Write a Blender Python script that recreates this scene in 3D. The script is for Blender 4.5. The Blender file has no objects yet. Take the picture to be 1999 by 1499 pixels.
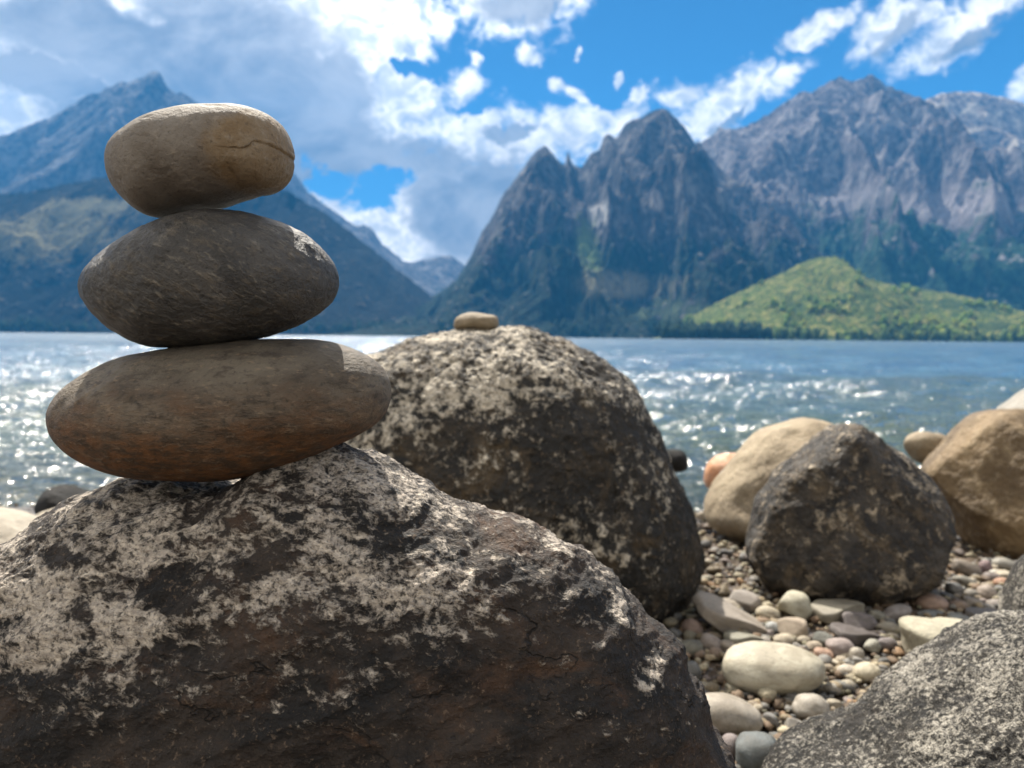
import bpy, math, random
import numpy as np
from mathutils import Matrix, Vector

sc = bpy.context.scene
COL = sc.collection
R = math.radians

# ------------------------------------------------------------------ camera
F = 1500.0                       # focal length in pixels of a 1999 x 1499 frame
CAM = np.array([0.0, 0.0, 0.50])
cam_d = bpy.data.cameras.new("camera")
cam = bpy.data.objects.new("camera", cam_d)
COL.objects.link(cam)
cam_d.sensor_fit = 'HORIZONTAL'
cam_d.sensor_width = 36.0
cam_d.lens = 36.0 * F / 1999.0
cam_d.clip_start = 0.02
cam_d.clip_end = 60000.0
PITCH, ROLL = R(3.49), R(0.54)
ROT = Matrix.Rotation(math.pi / 2 - PITCH, 3, 'X') @ Matrix.Rotation(ROLL, 3, 'Z')
cam.matrix_world = Matrix.Translation(Vector(CAM)) @ ROT.to_4x4()
cam_d.dof.use_dof = True
cam_d.dof.focus_distance = 0.44
cam_d.dof.aperture_fstop = 10.5
sc.camera = cam
RM = np.array(ROT)

# ------------------------------------------------------------------ light
SUN_EL, SUN_AZ = R(50.0), R(-16.0)          # azimuth from +Y (view direction), negative = left
sdir = Vector((math.sin(SUN_AZ) * math.cos(SUN_EL), math.cos(SUN_AZ) * math.cos(SUN_EL), math.sin(SUN_EL)))
sun_d = bpy.data.lights.new("sun", 'SUN')
sun_d.energy = 5.0
sun_d.angle = R(0.53)
sun_d.color = (1.0, 0.93, 0.82)
sun = bpy.data.objects.new("sun", sun_d)
COL.objects.link(sun)
sun.rotation_euler = sdir.to_track_quat('Z', 'Y').to_euler()

sc.view_settings.view_transform = 'Standard'
sc.view_settings.look = 'None'
sc.view_settings.exposure = 1.12
sc.view_settings.gamma = 1.0
sc.cycles.use_denoising = True
sc.cycles.max_bounces = 6
sc.cycles.diffuse_bounces = 3
sc.cycles.glossy_bounces = 3
sc.cycles.transparent_max_bounces = 8
sc.cycles.volume_bounces = 0
sc.cycles.sample_clamp_indirect = 4.0
sc.cycles.caustics_reflective = False
sc.cycles.caustics_refractive = False


# ------------------------------------------------------------------ pixel helpers (build time only)
def ray(px, py):
    v = RM @ np.array([(px - 999.5) / F, -(py - 749.5) / F, -1.0])
    return v


def at(px, py, Y):
    v = ray(px, py)
    return CAM + v * (Y / v[1])


def on_z(px, py, z):
    v = ray(px, py)
    return CAM + v * ((z - CAM[2]) / v[2])


def project(P):
    q = (np.asarray(P, dtype=np.float64) - CAM) @ RM
    return 999.5 - F * q[..., 0] / q[..., 2], 749.5 + F * q[..., 1] / q[..., 2]


def azel(px, py):
    v = ray(px, py)
    v = v / np.linalg.norm(v)
    return math.atan2(v[0], v[1]), math.asin(v[2])


# ------------------------------------------------------------------ node helper
class NT:
    def __init__(self, tree):
        self.t = tree
        self.n = tree.nodes
        self.l = tree.links

    def node(self, typ, **kw):
        n = self.n.new(typ)
        for k, v in kw.items():
            setattr(n, k, v)
        return n

    def put(self, sock, v):
        if v is None:
            return
        if hasattr(v, 'links'):
            self.l.new(v, sock)
        else:
            if sock.type == 'RGBA' and len(v) == 3:
                v = (*v, 1.0)
            sock.default_value = v

    def math(self, op, a, b=None, c=None, clamp=False):
        n = self.node('ShaderNodeMath', operation=op, use_clamp=clamp)
        for i, v in enumerate((a, b, c)):
            self.put(n.inputs[i], v)
        return n.outputs[0]

    def vmath(self, op, a, b=None, out=0):
        n = self.node('ShaderNodeVectorMath', operation=op)
        self.put(n.inputs[0], a)
        self.put(n.inputs[1], b)
        return n.outputs[out]

    def scale(self, a, s):
        n = self.node('ShaderNodeVectorMath', operation='SCALE')
        self.put(n.inputs[0], a)
        self.put(n.inputs['Scale'], s)
        return n.outputs[0]

    def coord(self, which='Object'):
        return self.node('ShaderNodeTexCoord').outputs[which]

    def mapping(self, v, scale=(1, 1, 1), rot=(0, 0, 0), loc=(0, 0, 0)):
        n = self.node('ShaderNodeMapping')
        self.put(n.inputs['Vector'], v)
        n.inputs['Scale'].default_value = scale
        n.inputs['Rotation'].default_value = rot
        n.inputs['Location'].default_value = loc
        return n.outputs[0]

    def noise(self, v, scale, detail=4.0, rough=0.55, dist=0.0, lac=2.0, out='Fac', typ='FBM'):
        n = self.node('ShaderNodeTexNoise')
        n.noise_type = typ
        self.put(n.inputs['Vector'], v)
        n.inputs['Scale'].default_value = scale
        n.inputs['Detail'].default_value = detail
        n.inputs['Roughness'].default_value = rough
        n.inputs['Distortion'].default_value = dist
        n.inputs['Lacunarity'].default_value = lac
        return n.outputs[out]

    def voronoi(self, v, scale, feature='F1', rand=1.0, out=0):
        n = self.node('ShaderNodeTexVoronoi', feature=feature)
        self.put(n.inputs['Vector'], v)
        n.inputs['Scale'].default_value = scale
        n.inputs['Randomness'].default_value = rand
        return n.outputs[out]

    def step(self, v, lo, hi, a=0.0, b=1.0, smooth=True):
        n = self.node('ShaderNodeMapRange')
        n.interpolation_type = 'SMOOTHSTEP' if smooth else 'LINEAR'
        n.clamp = True
        self.put(n.inputs[0], v)
        for i, x in enumerate((lo, hi, a, b)):
            self.put(n.inputs[i + 1], x)
        return n.outputs[0]

    def mix(self, f, a, b, blend='MIX'):
        n = self.node('ShaderNodeMix', data_type='RGBA', blend_type=blend)
        self.put(n.inputs[0], f)
        self.put(n.inputs[6], a)
        self.put(n.inputs[7], b)
        return n.outputs[2]

    def sep(self, v):
        n = self.node('ShaderNodeSeparateXYZ')
        self.put(n.inputs[0], v)
        return n.outputs

    def comb(self, x, y, z):
        n = self.node('ShaderNodeCombineXYZ')
        for i, v in enumerate((x, y, z)):
            self.put(n.inputs[i], v)
        return n.outputs[0]

    def bump(self, h, dist, strength=1.0, normal=None):
        n = self.node('ShaderNodeBump')
        n.inputs['Strength'].default_value = strength
        n.inputs['Distance'].default_value = dist
        self.put(n.inputs['Height'], h)
        if normal is not None:
            self.put(n.inputs['Normal'], normal)
        return n.outputs[0]

    def principled(self, col, rough=0.8, normal=None, spec=0.3, **kw):
        n = self.node('ShaderNodeBsdfPrincipled')
        self.put(n.inputs['Base Color'], col)
        self.put(n.inputs['Roughness'], rough)
        self.put(n.inputs['Specular IOR Level'], spec)
        if normal is not None:
            self.put(n.inputs['Normal'], normal)
        for k, v in kw.items():
            self.put(n.inputs[k], v)
        return n.outputs[0]


def material(name):
    m = bpy.data.materials.new(name)
    m.use_nodes = True
    m.node_tree.nodes.clear()
    nt = NT(m.node_tree)
    out = nt.node('ShaderNodeOutputMaterial')
    return m, nt, out


# ------------------------------------------------------------------ world: sky with clouds laid out by direction
def build_world():
    w = bpy.data.worlds.new("World")
    sc.world = w
    w.use_nodes = True
    w.node_tree.nodes.clear()
    nt = NT(w.node_tree)
    out = nt.node('ShaderNodeOutputWorld')
    bg = nt.node('ShaderNodeBackground')
    nt.l.new(bg.outputs[0], out.inputs[0])
    bg.inputs[1].default_value = 0.08
    sky = nt.node('ShaderNodeTexSky', sky_type='NISHITA')
    sky.sun_disc = False
    sky.sun_elevation = SUN_EL
    sky.sun_rotation = SUN_AZ
    sky.altitude = 2000.0
    sky.air_density = 1.0
    sky.dust_density = 0.3
    sky.ozone_density = 2.0
    blue = nt.mix(1.0, sky.outputs[0], SKY_TINT, 'MULTIPLY')

    d = nt.coord('Generated')
    s = nt.sep(d)
    az = nt.math('ARCTAN2', s[0], s[1])
    el = nt.math('ARCSINE', s[2])
    P = nt.comb(az, el, 0.0)
    # ragged edges: warp the lookup with noise
    wn = nt.noise(nt.mapping(P, (1, 1.25, 1)), 11.0, 6.0, 0.62, out='Color')
    wn2 = nt.noise(P, 38.0, 4.0, 0.6, out='Color')
    warp = nt.vmath('ADD', nt.scale(nt.vmath('SUBTRACT', wn, (0.5, 0.5, 0.5)), 0.10),
                    nt.scale(nt.vmath('SUBTRACT', wn2, (0.5, 0.5, 0.5)), 0.028))
    Pw = nt.vmath('ADD', P, nt.vmath('MULTIPLY', warp, (1, 1, 0)))

    def ellipse(e, src):
        px, py, rx, ry = e[:4]
        rot = e[4] if len(e) > 4 else 0.0
        c = azel(px, py)
        v = nt.vmath('SUBTRACT', src, (c[0], c[1], 0))
        if rot:
            n = nt.node('ShaderNodeVectorRotate', rotation_type='Z_AXIS')
            nt.put(n.inputs['Vector'], v)
            n.inputs['Angle'].default_value = R(-rot)
            v = n.outputs[0]
        v = nt.vmath('MULTIPLY', v, (F / rx, F / ry, 0))
        ln = nt.vmath('LENGTH', v, out=1)
        return nt.math('SUBTRACT', 1.0, ln)          # 1 at centre, 0 on the rim, negative outside

    def union(lst, src):
        acc = None
        for e in lst:
            v = ellipse(e, src)
            acc = v if acc is None else nt.math('MAXIMUM', acc, v)
        return acc

    cover = union(CLOUDS, Pw)
    holes = union(HOLES, Pw)
    fb = nt.noise(nt.mapping(P, (1, 1.3, 1)), 26.0, 7.0, 0.6)
    dens = nt.math('MINIMUM', cover, nt.math('MULTIPLY', holes, -1.0))
    dens = nt.math('MAXIMUM', dens, nt.math('SUBTRACT', nt.math('MULTIPLY', union(PUFFS, nt.vmath('ADD', P, nt.vmath('MULTIPLY', warp, (0.6, 0.6, 0)))), 0.85), 0.17))
    bil = nt.math('ABSOLUTE', nt.math('SUBTRACT', nt.noise(nt.mapping(P, (1, 1.2, 1)), 34.0, 5.0, 0.55, 0.6), 0.5))
    dens = nt.math('ADD', dens, nt.math('MULTIPLY', nt.math('SUBTRACT', fb, 0.5), 0.85))
    dens = nt.math('ADD', dens, nt.math('SUBTRACT', 0.07, nt.math('MULTIPLY', bil, 0.9)))
    # loose unseen clouds above and behind the view, brightened and warmed as fill light
    far = nt.noise(nt.mapping(d, (1, 1, 2.0)), 2.3, 6.0, 0.55)
    away = nt.math('MAXIMUM', nt.step(el, 0.50, 0.62), nt.step(nt.math('ABSOLUTE', az), 0.68, 0.8))
    fard = nt.math('SUBTRACT', nt.math('MULTIPLY', nt.math('SUBTRACT', far, 0.45), 4.0),
                   nt.math('MULTIPLY', nt.math('SUBTRACT', 1.0, away), 9.0))
    dens = nt.math('MAXIMUM', dens, fard)
    alpha = nt.step(dens, -0.08, 0.40)
    # thick parts turn grey-blue against the light
    grey = union(GREY, nt.vmath('ADD', P, nt.vmath('MULTIPLY', warp, (0.8, 0.8, 0))))
    gn = nt.noise(nt.mapping(P, (1, 1.5, 1)), 8.0, 7.0, 0.6, 0.4)
    gfac = nt.step(nt.math('ADD', grey, nt.math('MULTIPLY', nt.math('SUBTRACT', gn, 0.5), 1.6)), -0.15, 0.42)
    tex = nt.math('ADD', nt.math('MULTIPLY', nt.noise(nt.mapping(P, (1, 1.4, 1)), 22.0, 6.0, 0.6, 0.5), 0.75), nt.math('SUBTRACT', 0.22, nt.math('MULTIPLY', bil, 1.1)))
    white = nt.mix(nt.step(tex, 0.38, 0.70), CLOUD_MID, CLOUD_WHITE)
    greyc = nt.mix(nt.step(gn, 0.32, 0.68), CLOUD_GREY, CLOUD_GREY2)
    cloud = nt.mix(gfac, white, greyc)
    cloud = nt.mix(away, cloud, nt.mix(nt.step(far, 0.4, 0.7), (8.0, 7.4, 6.4), (15.5, 13.8, 11.2)))
    sd = nt.vmath('DOT_PRODUCT', d, tuple(sdir), out=1)
    cloud = nt.scale(cloud, nt.step(sd, 0.80, 1.0, 1.0, 2.4))
    nt.l.new(nt.mix(alpha, blue, cloud), bg.inputs[0])
    w.cycles.sampling_method = 'MANUAL'
    w.cycles.sample_map_resolution = 512


SKY_TINT = (0.165, 0.42, 0.56)
CLOUD_WHITE = (9.2, 8.8, 8.4)
CLOUD_MID = (4.4, 4.6, 4.9)
CLOUD_GREY = (1.4, 1.6, 1.95)
CLOUD_GREY2 = (3.2, 3.3, 3.5)
# px, py, radius x, radius y (pixels of the frame), tilt
CLOUDS = [
    (200, -500, 900, 520), (300, 120, 600, 330), (600, 60, 300, 150), (620, 280, 280, 150), (60, 330, 260, 200),  # first one lies above the frame, added to brighten the lake's reflection
    (770, 190, 100, 95), (1030, 250, 230, 62), (880, 400, 240, 170), (760, 480, 190, 110), (640, 385, 85, 55), (900, 540, 210, 80),
]
HOLES = [
    (850, 110, 52, 34), (892, 45, 20, 62), (790, 125, 36, 14, -20), (970, 120, 70, 60), (940, 205, 30, 18),
    (1060, 150, 110, 75), (1250, 120, 190, 100), (1260, 60, 300, 80),
    (645, 345, 42, 22), (745, 342, 60, 26), (700, 388, 52, 22), (735, 365, 44, 20),
]
# separate clouds and shreds in front of the open blue
PUFFS = [
    (1010, -20, 190, 105), (1120, 5, 60, 34), (960, 40, 50, 40), (905, 165, 60, 38), (930, 118, 22, 18), (1033, 106, 26, 28, -35), (860, 40, 40, 60, 30), (815, 70, 40, 50),
    (725, 130, 46, 40), (1120, 185, 62, 22, -38), (1085, 165, 24, 26), (1165, 225, 60, 26), (1215, 235, 75, 36, 40), (1210, 150, 15, 12), (1125, 100, 12, 9), (1110, 245, 120, 40),
    (1325, 176, 62, 34, 8), (1252, 180, 24, 20), (1440, 185, 150, 52, 20), (1370, 232, 95, 50), (1390, 268, 60, 36), (1530, 160, 62, 34, 35),
    (1600, 55, 95, 26, 17), (1640, 40, 30, 20), (1735, 48, 95, 54, 30), (1790, 20, 50, 40, 30), (1875, 62, 135, 52, 33), (1920, 20, 70, 50, 30), (1820, 25, 34, 26, 40), (2010, 180, 52, 34), (835, 492, 120, 16), (650, 400, 60, 30), (690, 420, 50, 26),
]
GREY = [
    (430, 150, 250, 190), (600, 290, 190, 95), (200, 60, 190, 60), (1020, 8, 120, 34), (700, 300, 150, 50),
    (820, 305, 130, 36), (900, 420, 130, 120), (960, 360, 100, 80), (640, 190, 90, 100),
    (120, 150, 130, 30), (1000, 262, 60, 14), (1420, 222, 60, 14, 22), (1745, 70, 40, 18, 30), (1900, 80, 80, 22, 28),
    (200, 230, 110, 60), (400, 330, 200, 80),
]
build_world()


# ------------------------------------------------------------------ numpy noise
def _hash(ix, iy, iz, seed):
    with np.errstate(over='ignore'):
        h = (ix.astype(np.uint32) * np.uint32(0x8da6b343)) ^ (iy.astype(np.uint32) * np.uint32(0xd8163841)) ^ \
            (iz.astype(np.uint32) * np.uint32(0xcb1ab31f)) ^ np.uint32((seed * 0x9e3779b1) & 0xffffffff)
        h ^= h >> np.uint32(15)
        h *= np.uint32(0x2c1b3c6d)
        h ^= h >> np.uint32(12)
        h *= np.uint32(0x297a2d39)
        h ^= h >> np.uint32(15)
    return h


_G = np.array([(1, 1, 0), (-1, 1, 0), (1, -1, 0), (-1, -1, 0), (1, 0, 1), (-1, 0, 1), (1, 0, -1), (-1, 0, -1),
               (0, 1, 1), (0, -1, 1), (0, 1, -1), (0, -1, -1), (1, 1, 0), (-1, 1, 0), (0, -1, 1), (0, -1, -1)], dtype=np.float32)


def gnoise(P, seed=0):
    """gradient noise, P (N,3) -> (N,), about -0.9..0.9"""
    P = P.astype(np.float32)
    i = np.floor(P)
    f = P - i
    i = i.astype(np.int64)
    u = f * f * f * (f * (f * 6 - 15) + 10)
    res = np.zeros(len(P), dtype=np.float32)
    for dx in (0, 1):
        wx = u[:, 0] if dx else 1 - u[:, 0]
        for dy in (0, 1):
            wy = u[:, 1] if dy else 1 - u[:, 1]
            for dz in (0, 1):
                wz = u[:, 2] if dz else 1 - u[:, 2]
                g = _G[_hash(i[:, 0] + dx, i[:, 1] + dy, i[:, 2] + dz, seed) & np.uint32(15)]
                v = g[:, 0] * (f[:, 0] - dx) + g[:, 1] * (f[:, 1] - dy) + g[:, 2] * (f[:, 2] - dz)
                res += wx * wy * wz * v
    return res


def fbm(P, octaves=4, gain=0.5, lac=2.03, seed=0):
    a, s, tot = 1.0, np.zeros(len(P), dtype=np.float32), 0.0
    Q = np.array(P, dtype=np.float64)
    for o in range(octaves):
        s += a * gnoise(Q, seed + o * 17)
        tot += a
        a *= gain
        Q = Q * lac + 3.17
    return s / tot


def ridged(P, octaves=4, gain=0.5, lac=2.03, seed=0):
    a, s, tot = 1.0, np.zeros(len(P), dtype=np.float32), 0.0
    Q = np.array(P, dtype=np.float64)
    for o in range(octaves):
        n = 1 - np.abs(gnoise(Q, seed + o * 17)) * 1.6
        s += a * n
        tot += a
        a *= gain
        Q = Q * lac + 5.31
    return s / tot


# ------------------------------------------------------------------ object helpers
def mesh_from(name, V, quads=None, tris=None, smooth=True):
    me = bpy.data.meshes.new(name)
    V = np.ascontiguousarray(V, dtype=np.float32)
    nq = 0 if quads is None else len(quads)
    nt_ = 0 if tris is None else len(tris)
    me.vertices.add(len(V))
    me.vertices.foreach_set('co', V.ravel())
    loops = []
    if nq:
        loops.append(np.asarray(quads, dtype=np.int32).ravel())
    if nt_:
        loops.append(np.asarray(tris, dtype=np.int32).ravel())
    loops = np.concatenate(loops)
    me.loops.add(len(loops))
    me.loops.foreach_set('vertex_index', loops)
    me.polygons.add(nq + nt_)
    start = np.concatenate([np.arange(nq) * 4, nq * 4 + np.arange(nt_) * 3]).astype(np.int32)
    me.polygons.foreach_set('loop_start', start)
    me.update(calc_edges=True)
    me.validate()
    if smooth:
        me.polygons.foreach_set('use_smooth', np.ones(nq + nt_, dtype=bool))
    return me


def link(name, me, mat, loc=(0, 0, 0), **props):
    o = bpy.data.objects.new(name, me)
    o.location = loc
    COL.objects.link(o)
    if mat is not None and not me.materials:
        me.materials.append(mat)
    for k, v in props.items():
        if v is not None:
            o[k] = v
    return o


def grid_quads(nr, nc, wrap=False):
    r = np.arange(nr - 1)[:, None]
    if wrap:
        c = np.arange(nc)[None, :]
        c2 = (c + 1) % nc
    else:
        c = np.arange(nc - 1)[None, :]
        c2 = c + 1
    return np.stack([r * nc + c, r * nc + c2, (r + 1) * nc + c2, (r + 1) * nc + c], -1).reshape(-1, 4)


def catmull(pts, n=24):
    p = np.array(pts, dtype=float)
    out = []
    N = len(p)
    for i in range(N):
        a, b, c, d = p[i - 1], p[i], p[(i + 1) % N], p[(i + 2) % N]
        t = np.linspace(0, 1, n, endpoint=False)[:, None]
        out.append(0.5 * ((2 * b) + (c - a) * t + (2 * a - 5 * b + 4 * c - d) * t ** 2 + (3 * b - a - 3 * c + d) * t ** 3))
    return np.concatenate(out)


NBIN = 720
TH = np.linspace(-math.pi, math.pi, NBIN, endpoint=False)


def polar(pts, cx, cy):
    """outline in pixels -> radius (pixels) by angle about the centre, angle counted with image up = +"""
    x, y = pts[:, 0] - cx, cy - pts[:, 1]
    th, r = np.arctan2(y, x), np.hypot(x, y)
    o = np.argsort(th)
    th, r = th[o], r[o]
    return np.interp(TH, np.concatenate([th - 2 * math.pi, th, th + 2 * math.pi]), np.tile(r, 3))


def circ_smooth(a, k):
    if k <= 0:
        return a
    w = np.exp(-0.5 * (np.arange(-3 * k, 3 * k + 1) / k) ** 2)
    w /= w.sum()
    return np.convolve(np.concatenate([a[-3 * k:], a, a[:3 * k]]), w, mode='valid')


def rock_shape(rad, c, Y, tf, tb, nth, nph, pw, cuts, axis=None, sm=12, kw=3.0):
    """closed surface: rad (metres by angle) in the plane at depth Y, thickness tf towards and tb away from the viewer"""
    th = np.linspace(-math.pi, math.pi, nth, endpoint=False)
    # more rings on the half that faces the camera
    u = np.linspace(0, 1, nph + 2)[1:-1]
    ph = math.pi * (0.72 * u + 0.28 * u ** 2.2)
    ph = ph * (math.pi - 0.004) / ph[-1] if ph[-1] > math.pi else ph
    rs = np.interp(th, np.concatenate([TH, [math.pi]]), np.concatenate([rad, rad[:1]]))
    rsm = np.interp(th, np.concatenate([TH, [math.pi]]), np.concatenate([circ_smooth(rad, sm), circ_smooth(rad, sm)[:1]]))
    s, k = np.sin(ph)[:, None], np.cos(ph)[:, None]
    e = 2.0 / pw
    sp = np.abs(s) ** e
    kp = np.sign(k) * np.abs(k) ** e
    r = rsm[None, :] + (rs - rsm)[None, :] * (sp ** kw)
    T = np.where(k > 0, tf, tb)
    X = r * sp * np.cos(th)[None, :]
    Z = r * sp * np.sin(th)[None, :]
    D = -T * kp + 0 * X
    P = np.stack([X, D, Z], -1)
    if axis:       # lean: depth shifts with height / width
        P[..., 1] += axis[0] * P[..., 0] + axis[1] * P[..., 2]
    for n, off, soft in cuts:
        n = np.array(n, float)
        n /= np.linalg.norm(n)
        dd = P @ n - off
        sp_ = soft * np.logaddexp(0, dd / soft)
        P = P - sp_[..., None] * n
    return P + c


def rock(name, outline, Y, tf, tb, mat, label, cat, nth=200, nph=120, pw=2.0, center=None, cuts=(), disp=None,
         axis=None, group=None, fit=7, smooth=2, sm=12, kw=3.0, qs=24):
    pts = catmull(outline)
    if center is None:
        center = (0.5 * (pts[:, 0].min() + pts[:, 0].max()), 0.5 * (pts[:, 1].min() + pts[:, 1].max()))
    target = circ_smooth(polar(pts, *center), smooth)
    c = at(center[0], center[1], Y)
    ppm = F / Y
    rad = target / ppm
    cx, cy = project(c)
    q = np.ones(NBIN)
    for it in range(fit):
        P = rock_shape(rad, c, Y, tf, tb, 720, 110, pw, cuts, axis, sm, kw)
        x, y = project(P)
        th = np.arctan2(cy - y, x - cx).ravel()
        r = np.hypot(x - cx, y - cy).ravel()
        b = ((th + math.pi) / (2 * math.pi) * 180).astype(int) % 180
        m = np.zeros(180)
        np.maximum.at(m, b, r)
        tb_ = target.reshape(180, 4).max(1)
        ratio = np.clip(tb_ / np.maximum(m, 1e-6), 0.7, 1.4)
        bc = -math.pi + (np.arange(180) + 0.5) * 2 * math.pi / 180
        ratio = np.interp(TH, np.concatenate([bc - 2 * math.pi, bc, bc + 2 * math.pi]), np.tile(ratio, 3))
        q = np.clip(circ_smooth(q * circ_smooth(ratio, qs) ** 0.7, qs // 2), 0.6, 1.2)
        rad = target / ppm * q
    P = rock_shape(rad, c, Y, tf, tb, nth, nph, pw, cuts, axis, sm, kw)
    # surface normals of the grid
    gt = np.roll(P, -1, 1) - np.roll(P, 1, 1)
    gp = np.gradient(P, axis=0)
    N = np.cross(gt, gp)
    N /= np.linalg.norm(N, axis=-1, keepdims=True) + 1e-12
    if (N * (P - c)).sum(-1).mean() < 0:
        N = -N
    V, Nf = P.reshape(-1, 3), N.reshape(-1, 3)
    if disp is not None:
        V = V + Nf * disp(V, Nf)[:, None]
    nr, ncl = P.shape[:2]
    first, last = V[:ncl].mean(0), V[-ncl:].mean(0)
    V = np.concatenate([V, [first], [last]])
    q = grid_quads(nr, ncl, wrap=True)
    j = np.arange(ncl)
    j2 = (j + 1) % ncl
    t1 = np.stack([np.full(ncl, len(V) - 2), j2, j], -1)
    b0 = (nr - 1) * ncl
    t2 = np.stack([np.full(ncl, len(V) - 1), b0 + j, b0 + j2], -1)
    base = np.array([c[0], c[1], V[:, 2].min()])
    me = mesh_from(name, V - base, q, np.concatenate([t1, t2]))
    # make sure faces point outwards
    p0 = me.polygons[len(q) // 3]
    if Vector(p0.normal).dot(Vector(p0.center) - Vector(c - base)) < 0:
        me.flip_normals()
    if callable(mat):
        mat = mat(base)
    return link(name, me, mat, base, label=label, category=cat, group=group)


# ------------------------------------------------------------------ setting: ground, lake, mountains
WATER_Z = -0.06


def ground_z(x, y):
    z = np.where(y < 1.5, 0.0, -(y - 1.5) * 0.0667)
    z = np.where(y > 2.4, -0.06 - (y - 2.4) * 0.085, z)
    return np.maximum(z, -1.8)


def ground_mat():
    m, nt, out = material("beach_gravel")
    P = nt.node('ShaderNodeNewGeometry').outputs['Position']
    v = nt.voronoi(P, 85.0, out=1)
    vd = nt.voronoi(P, 85.0)
    n = nt.noise(P, 14.0, 6.0, 0.6)
    hue = nt.sep(v)[0]
    c = nt.mix(hue, (0.038, 0.028, 0.020), (0.11, 0.085, 0.062))  # ground colour darkened to deepen the shadows in the gaps between pebbles
    c = nt.mix(nt.step(nt.sep(v)[1], 0.7, 0.9), c, (0.13, 0.13, 0.135))
    c = nt.mix(nt.step(n, 0.4, 0.65, 0, 0.55), c, (0.10, 0.068, 0.045))
    g = nt.noise(P, 500.0, 3.0, 0.6)
    wet = nt.step(nt.math('ADD', nt.sep(P)[1], nt.math('MULTIPLY', n, 0.5)), 2.2, 2.5)
    c = nt.mix(wet, c, nt.scale(c, 0.5))
    b = nt.bump(nt.math('ADD', nt.math('MULTIPLY', vd, -1.0), nt.math('MULTIPLY', g, 0.25)), 0.006, 0.9)
    nt.l.new(nt.principled(c, nt.step(wet, 0, 1, 0.9, 0.35), b, 0.3), out.inputs[0])
    return m


def build_ground():
    ys = np.unique(np.concatenate([np.array([-200, -60, -20, -8, -3, -1]), np.linspace(-0.5, 3.5, 150),
                                   np.geomspace(3.6, 8000, 70)]))
    xs = np.unique(np.concatenate([-np.geomspace(3.0, 8000, 36), np.linspace(-2.9, 2.9, 180), np.geomspace(3.0, 8000, 36)]))
    X, Y = np.meshgrid(xs, ys)
    Z = ground_z(X, Y)
    P = np.stack([X, Y, Z], -1).reshape(-1, 3)
    near = np.exp(-(np.maximum(np.abs(P[:, 0]), np.abs(P[:, 1])) / 5) ** 2)
    Q = P.copy()
    Q[:, 2] = 0
    P[:, 2] += near * (0.010 * fbm(Q * 3.0, 3, seed=5) + 0.004 * fbm(Q * 14.0, 3, seed=6))
    me = mesh_from("ground", P, grid_quads(len(ys), len(xs)))
    link("ground", me, ground_mat(), kind='structure', label='gravel lake shore running down under the water')


def water_mat():
    m, nt, out = material("lake_water")
    P = nt.node('ShaderNodeNewGeometry').outputs['Position']
    s = nt.sep(P)
    y = s[1]
    P2 = nt.comb(s[0], s[1], 0.0)
    a = nt.mapping(P2, (1.0, 1.8, 1.0), (0, 0, R(8)))
    # slopes of chop of several sizes; the smallest are steepest near the shore
    def slope(scale, amp, det=2.0, src=a):
        n = nt.vmath('SUBTRACT', nt.noise(src, scale, det, 0.55, 0.3, out='Color'), (0.5, 0.5, 0.5))
        return nt.scale(n, amp)
    sl = nt.vmath('ADD', slope(0.12, 0.30, 3.0), slope(0.9, 0.60, 3.0))
    sl = nt.vmath('ADD', sl, nt.vmath('ADD', slope(5.5, nt.step(y, 4.0, 60.0, 2.4, 1.7), 3.0), slope(30.0, nt.step(y, 4.0, 40.0, 3.1, 1.2))))
    gust = nt.step(nt.noise(nt.mapping(P2, (0.5, 1.6, 1)), 0.10, 4.0, 0.6), 0.3, 0.7, 0.7, 1.25)
    gust2 = nt.step(nt.noise(nt.mapping(P2, (0.35, 1.0, 1)), 0.022, 5.0, 0.65), 0.34, 0.66, 0.45, 1.5)
    sl = nt.vmath('MULTIPLY', nt.scale(nt.scale(sl, gust), nt.math('ADD', nt.math('MULTIPLY', nt.step(y, 15.0, 60.0), nt.math('SUBTRACT', gust2, 1.0)), 1.0)), (0.8, 1.0, 0.0))
    b = nt.vmath('NORMALIZE', nt.vmath('ADD', nt.node('ShaderNodeNewGeometry').outputs['Normal'], sl))
    fr = nt.node('ShaderNodeFresnel')
    fr.inputs['IOR'].default_value = 1.45
    nt.l.new(b, fr.inputs['Normal'])
    gl = nt.node('ShaderNodeBsdfGlossy')
    gl.inputs['Color'].default_value = (1, 1, 1, 1)
    nt.put(gl.inputs['Roughness'], nt.step(y, 4.0, 80.0, 0.13, 0.16))
    nt.l.new(b, gl.inputs['Normal'])
    tr = nt.node('ShaderNodeBsdfTransparent')
    tr.inputs['Color'].default_value = (0.62, 0.74, 0.66, 1)
    df = nt.node('ShaderNodeBsdfDiffuse')
    patch = nt.noise(nt.mapping(P2, (1, 2.2, 1)), 0.35, 4.0, 0.6)
    shallow = nt.mix(nt.step(patch, 0.35, 0.65), (0.055, 0.075, 0.055), (0.045, 0.078, 0.085))
    deep = nt.mix(nt.step(patch, 0.35, 0.65), (0.035, 0.095, 0.175), (0.062, 0.135, 0.205))
    nt.put(df.inputs['Color'], nt.mix(nt.step(y, 3.5, 16.0), shallow, deep))
    body = nt.node('ShaderNodeMixShader')
    nt.put(body.inputs[0], nt.step(y, 2.3, 5.0, 0.30, 1.0))
    nt.l.new(tr.outputs[0], body.inputs[1])
    nt.l.new(df.outputs[0], body.inputs[2])
    mx = nt.node('ShaderNodeMixShader')
    nt.l.new(fr.outputs[0], mx.inputs[0])
    nt.l.new(body.outputs[0], mx.inputs[1])
    nt.l.new(gl.outputs[0], mx.inputs[2])
    nt.l.new(mx.outputs[0], out.inputs[0])
    return m


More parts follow.
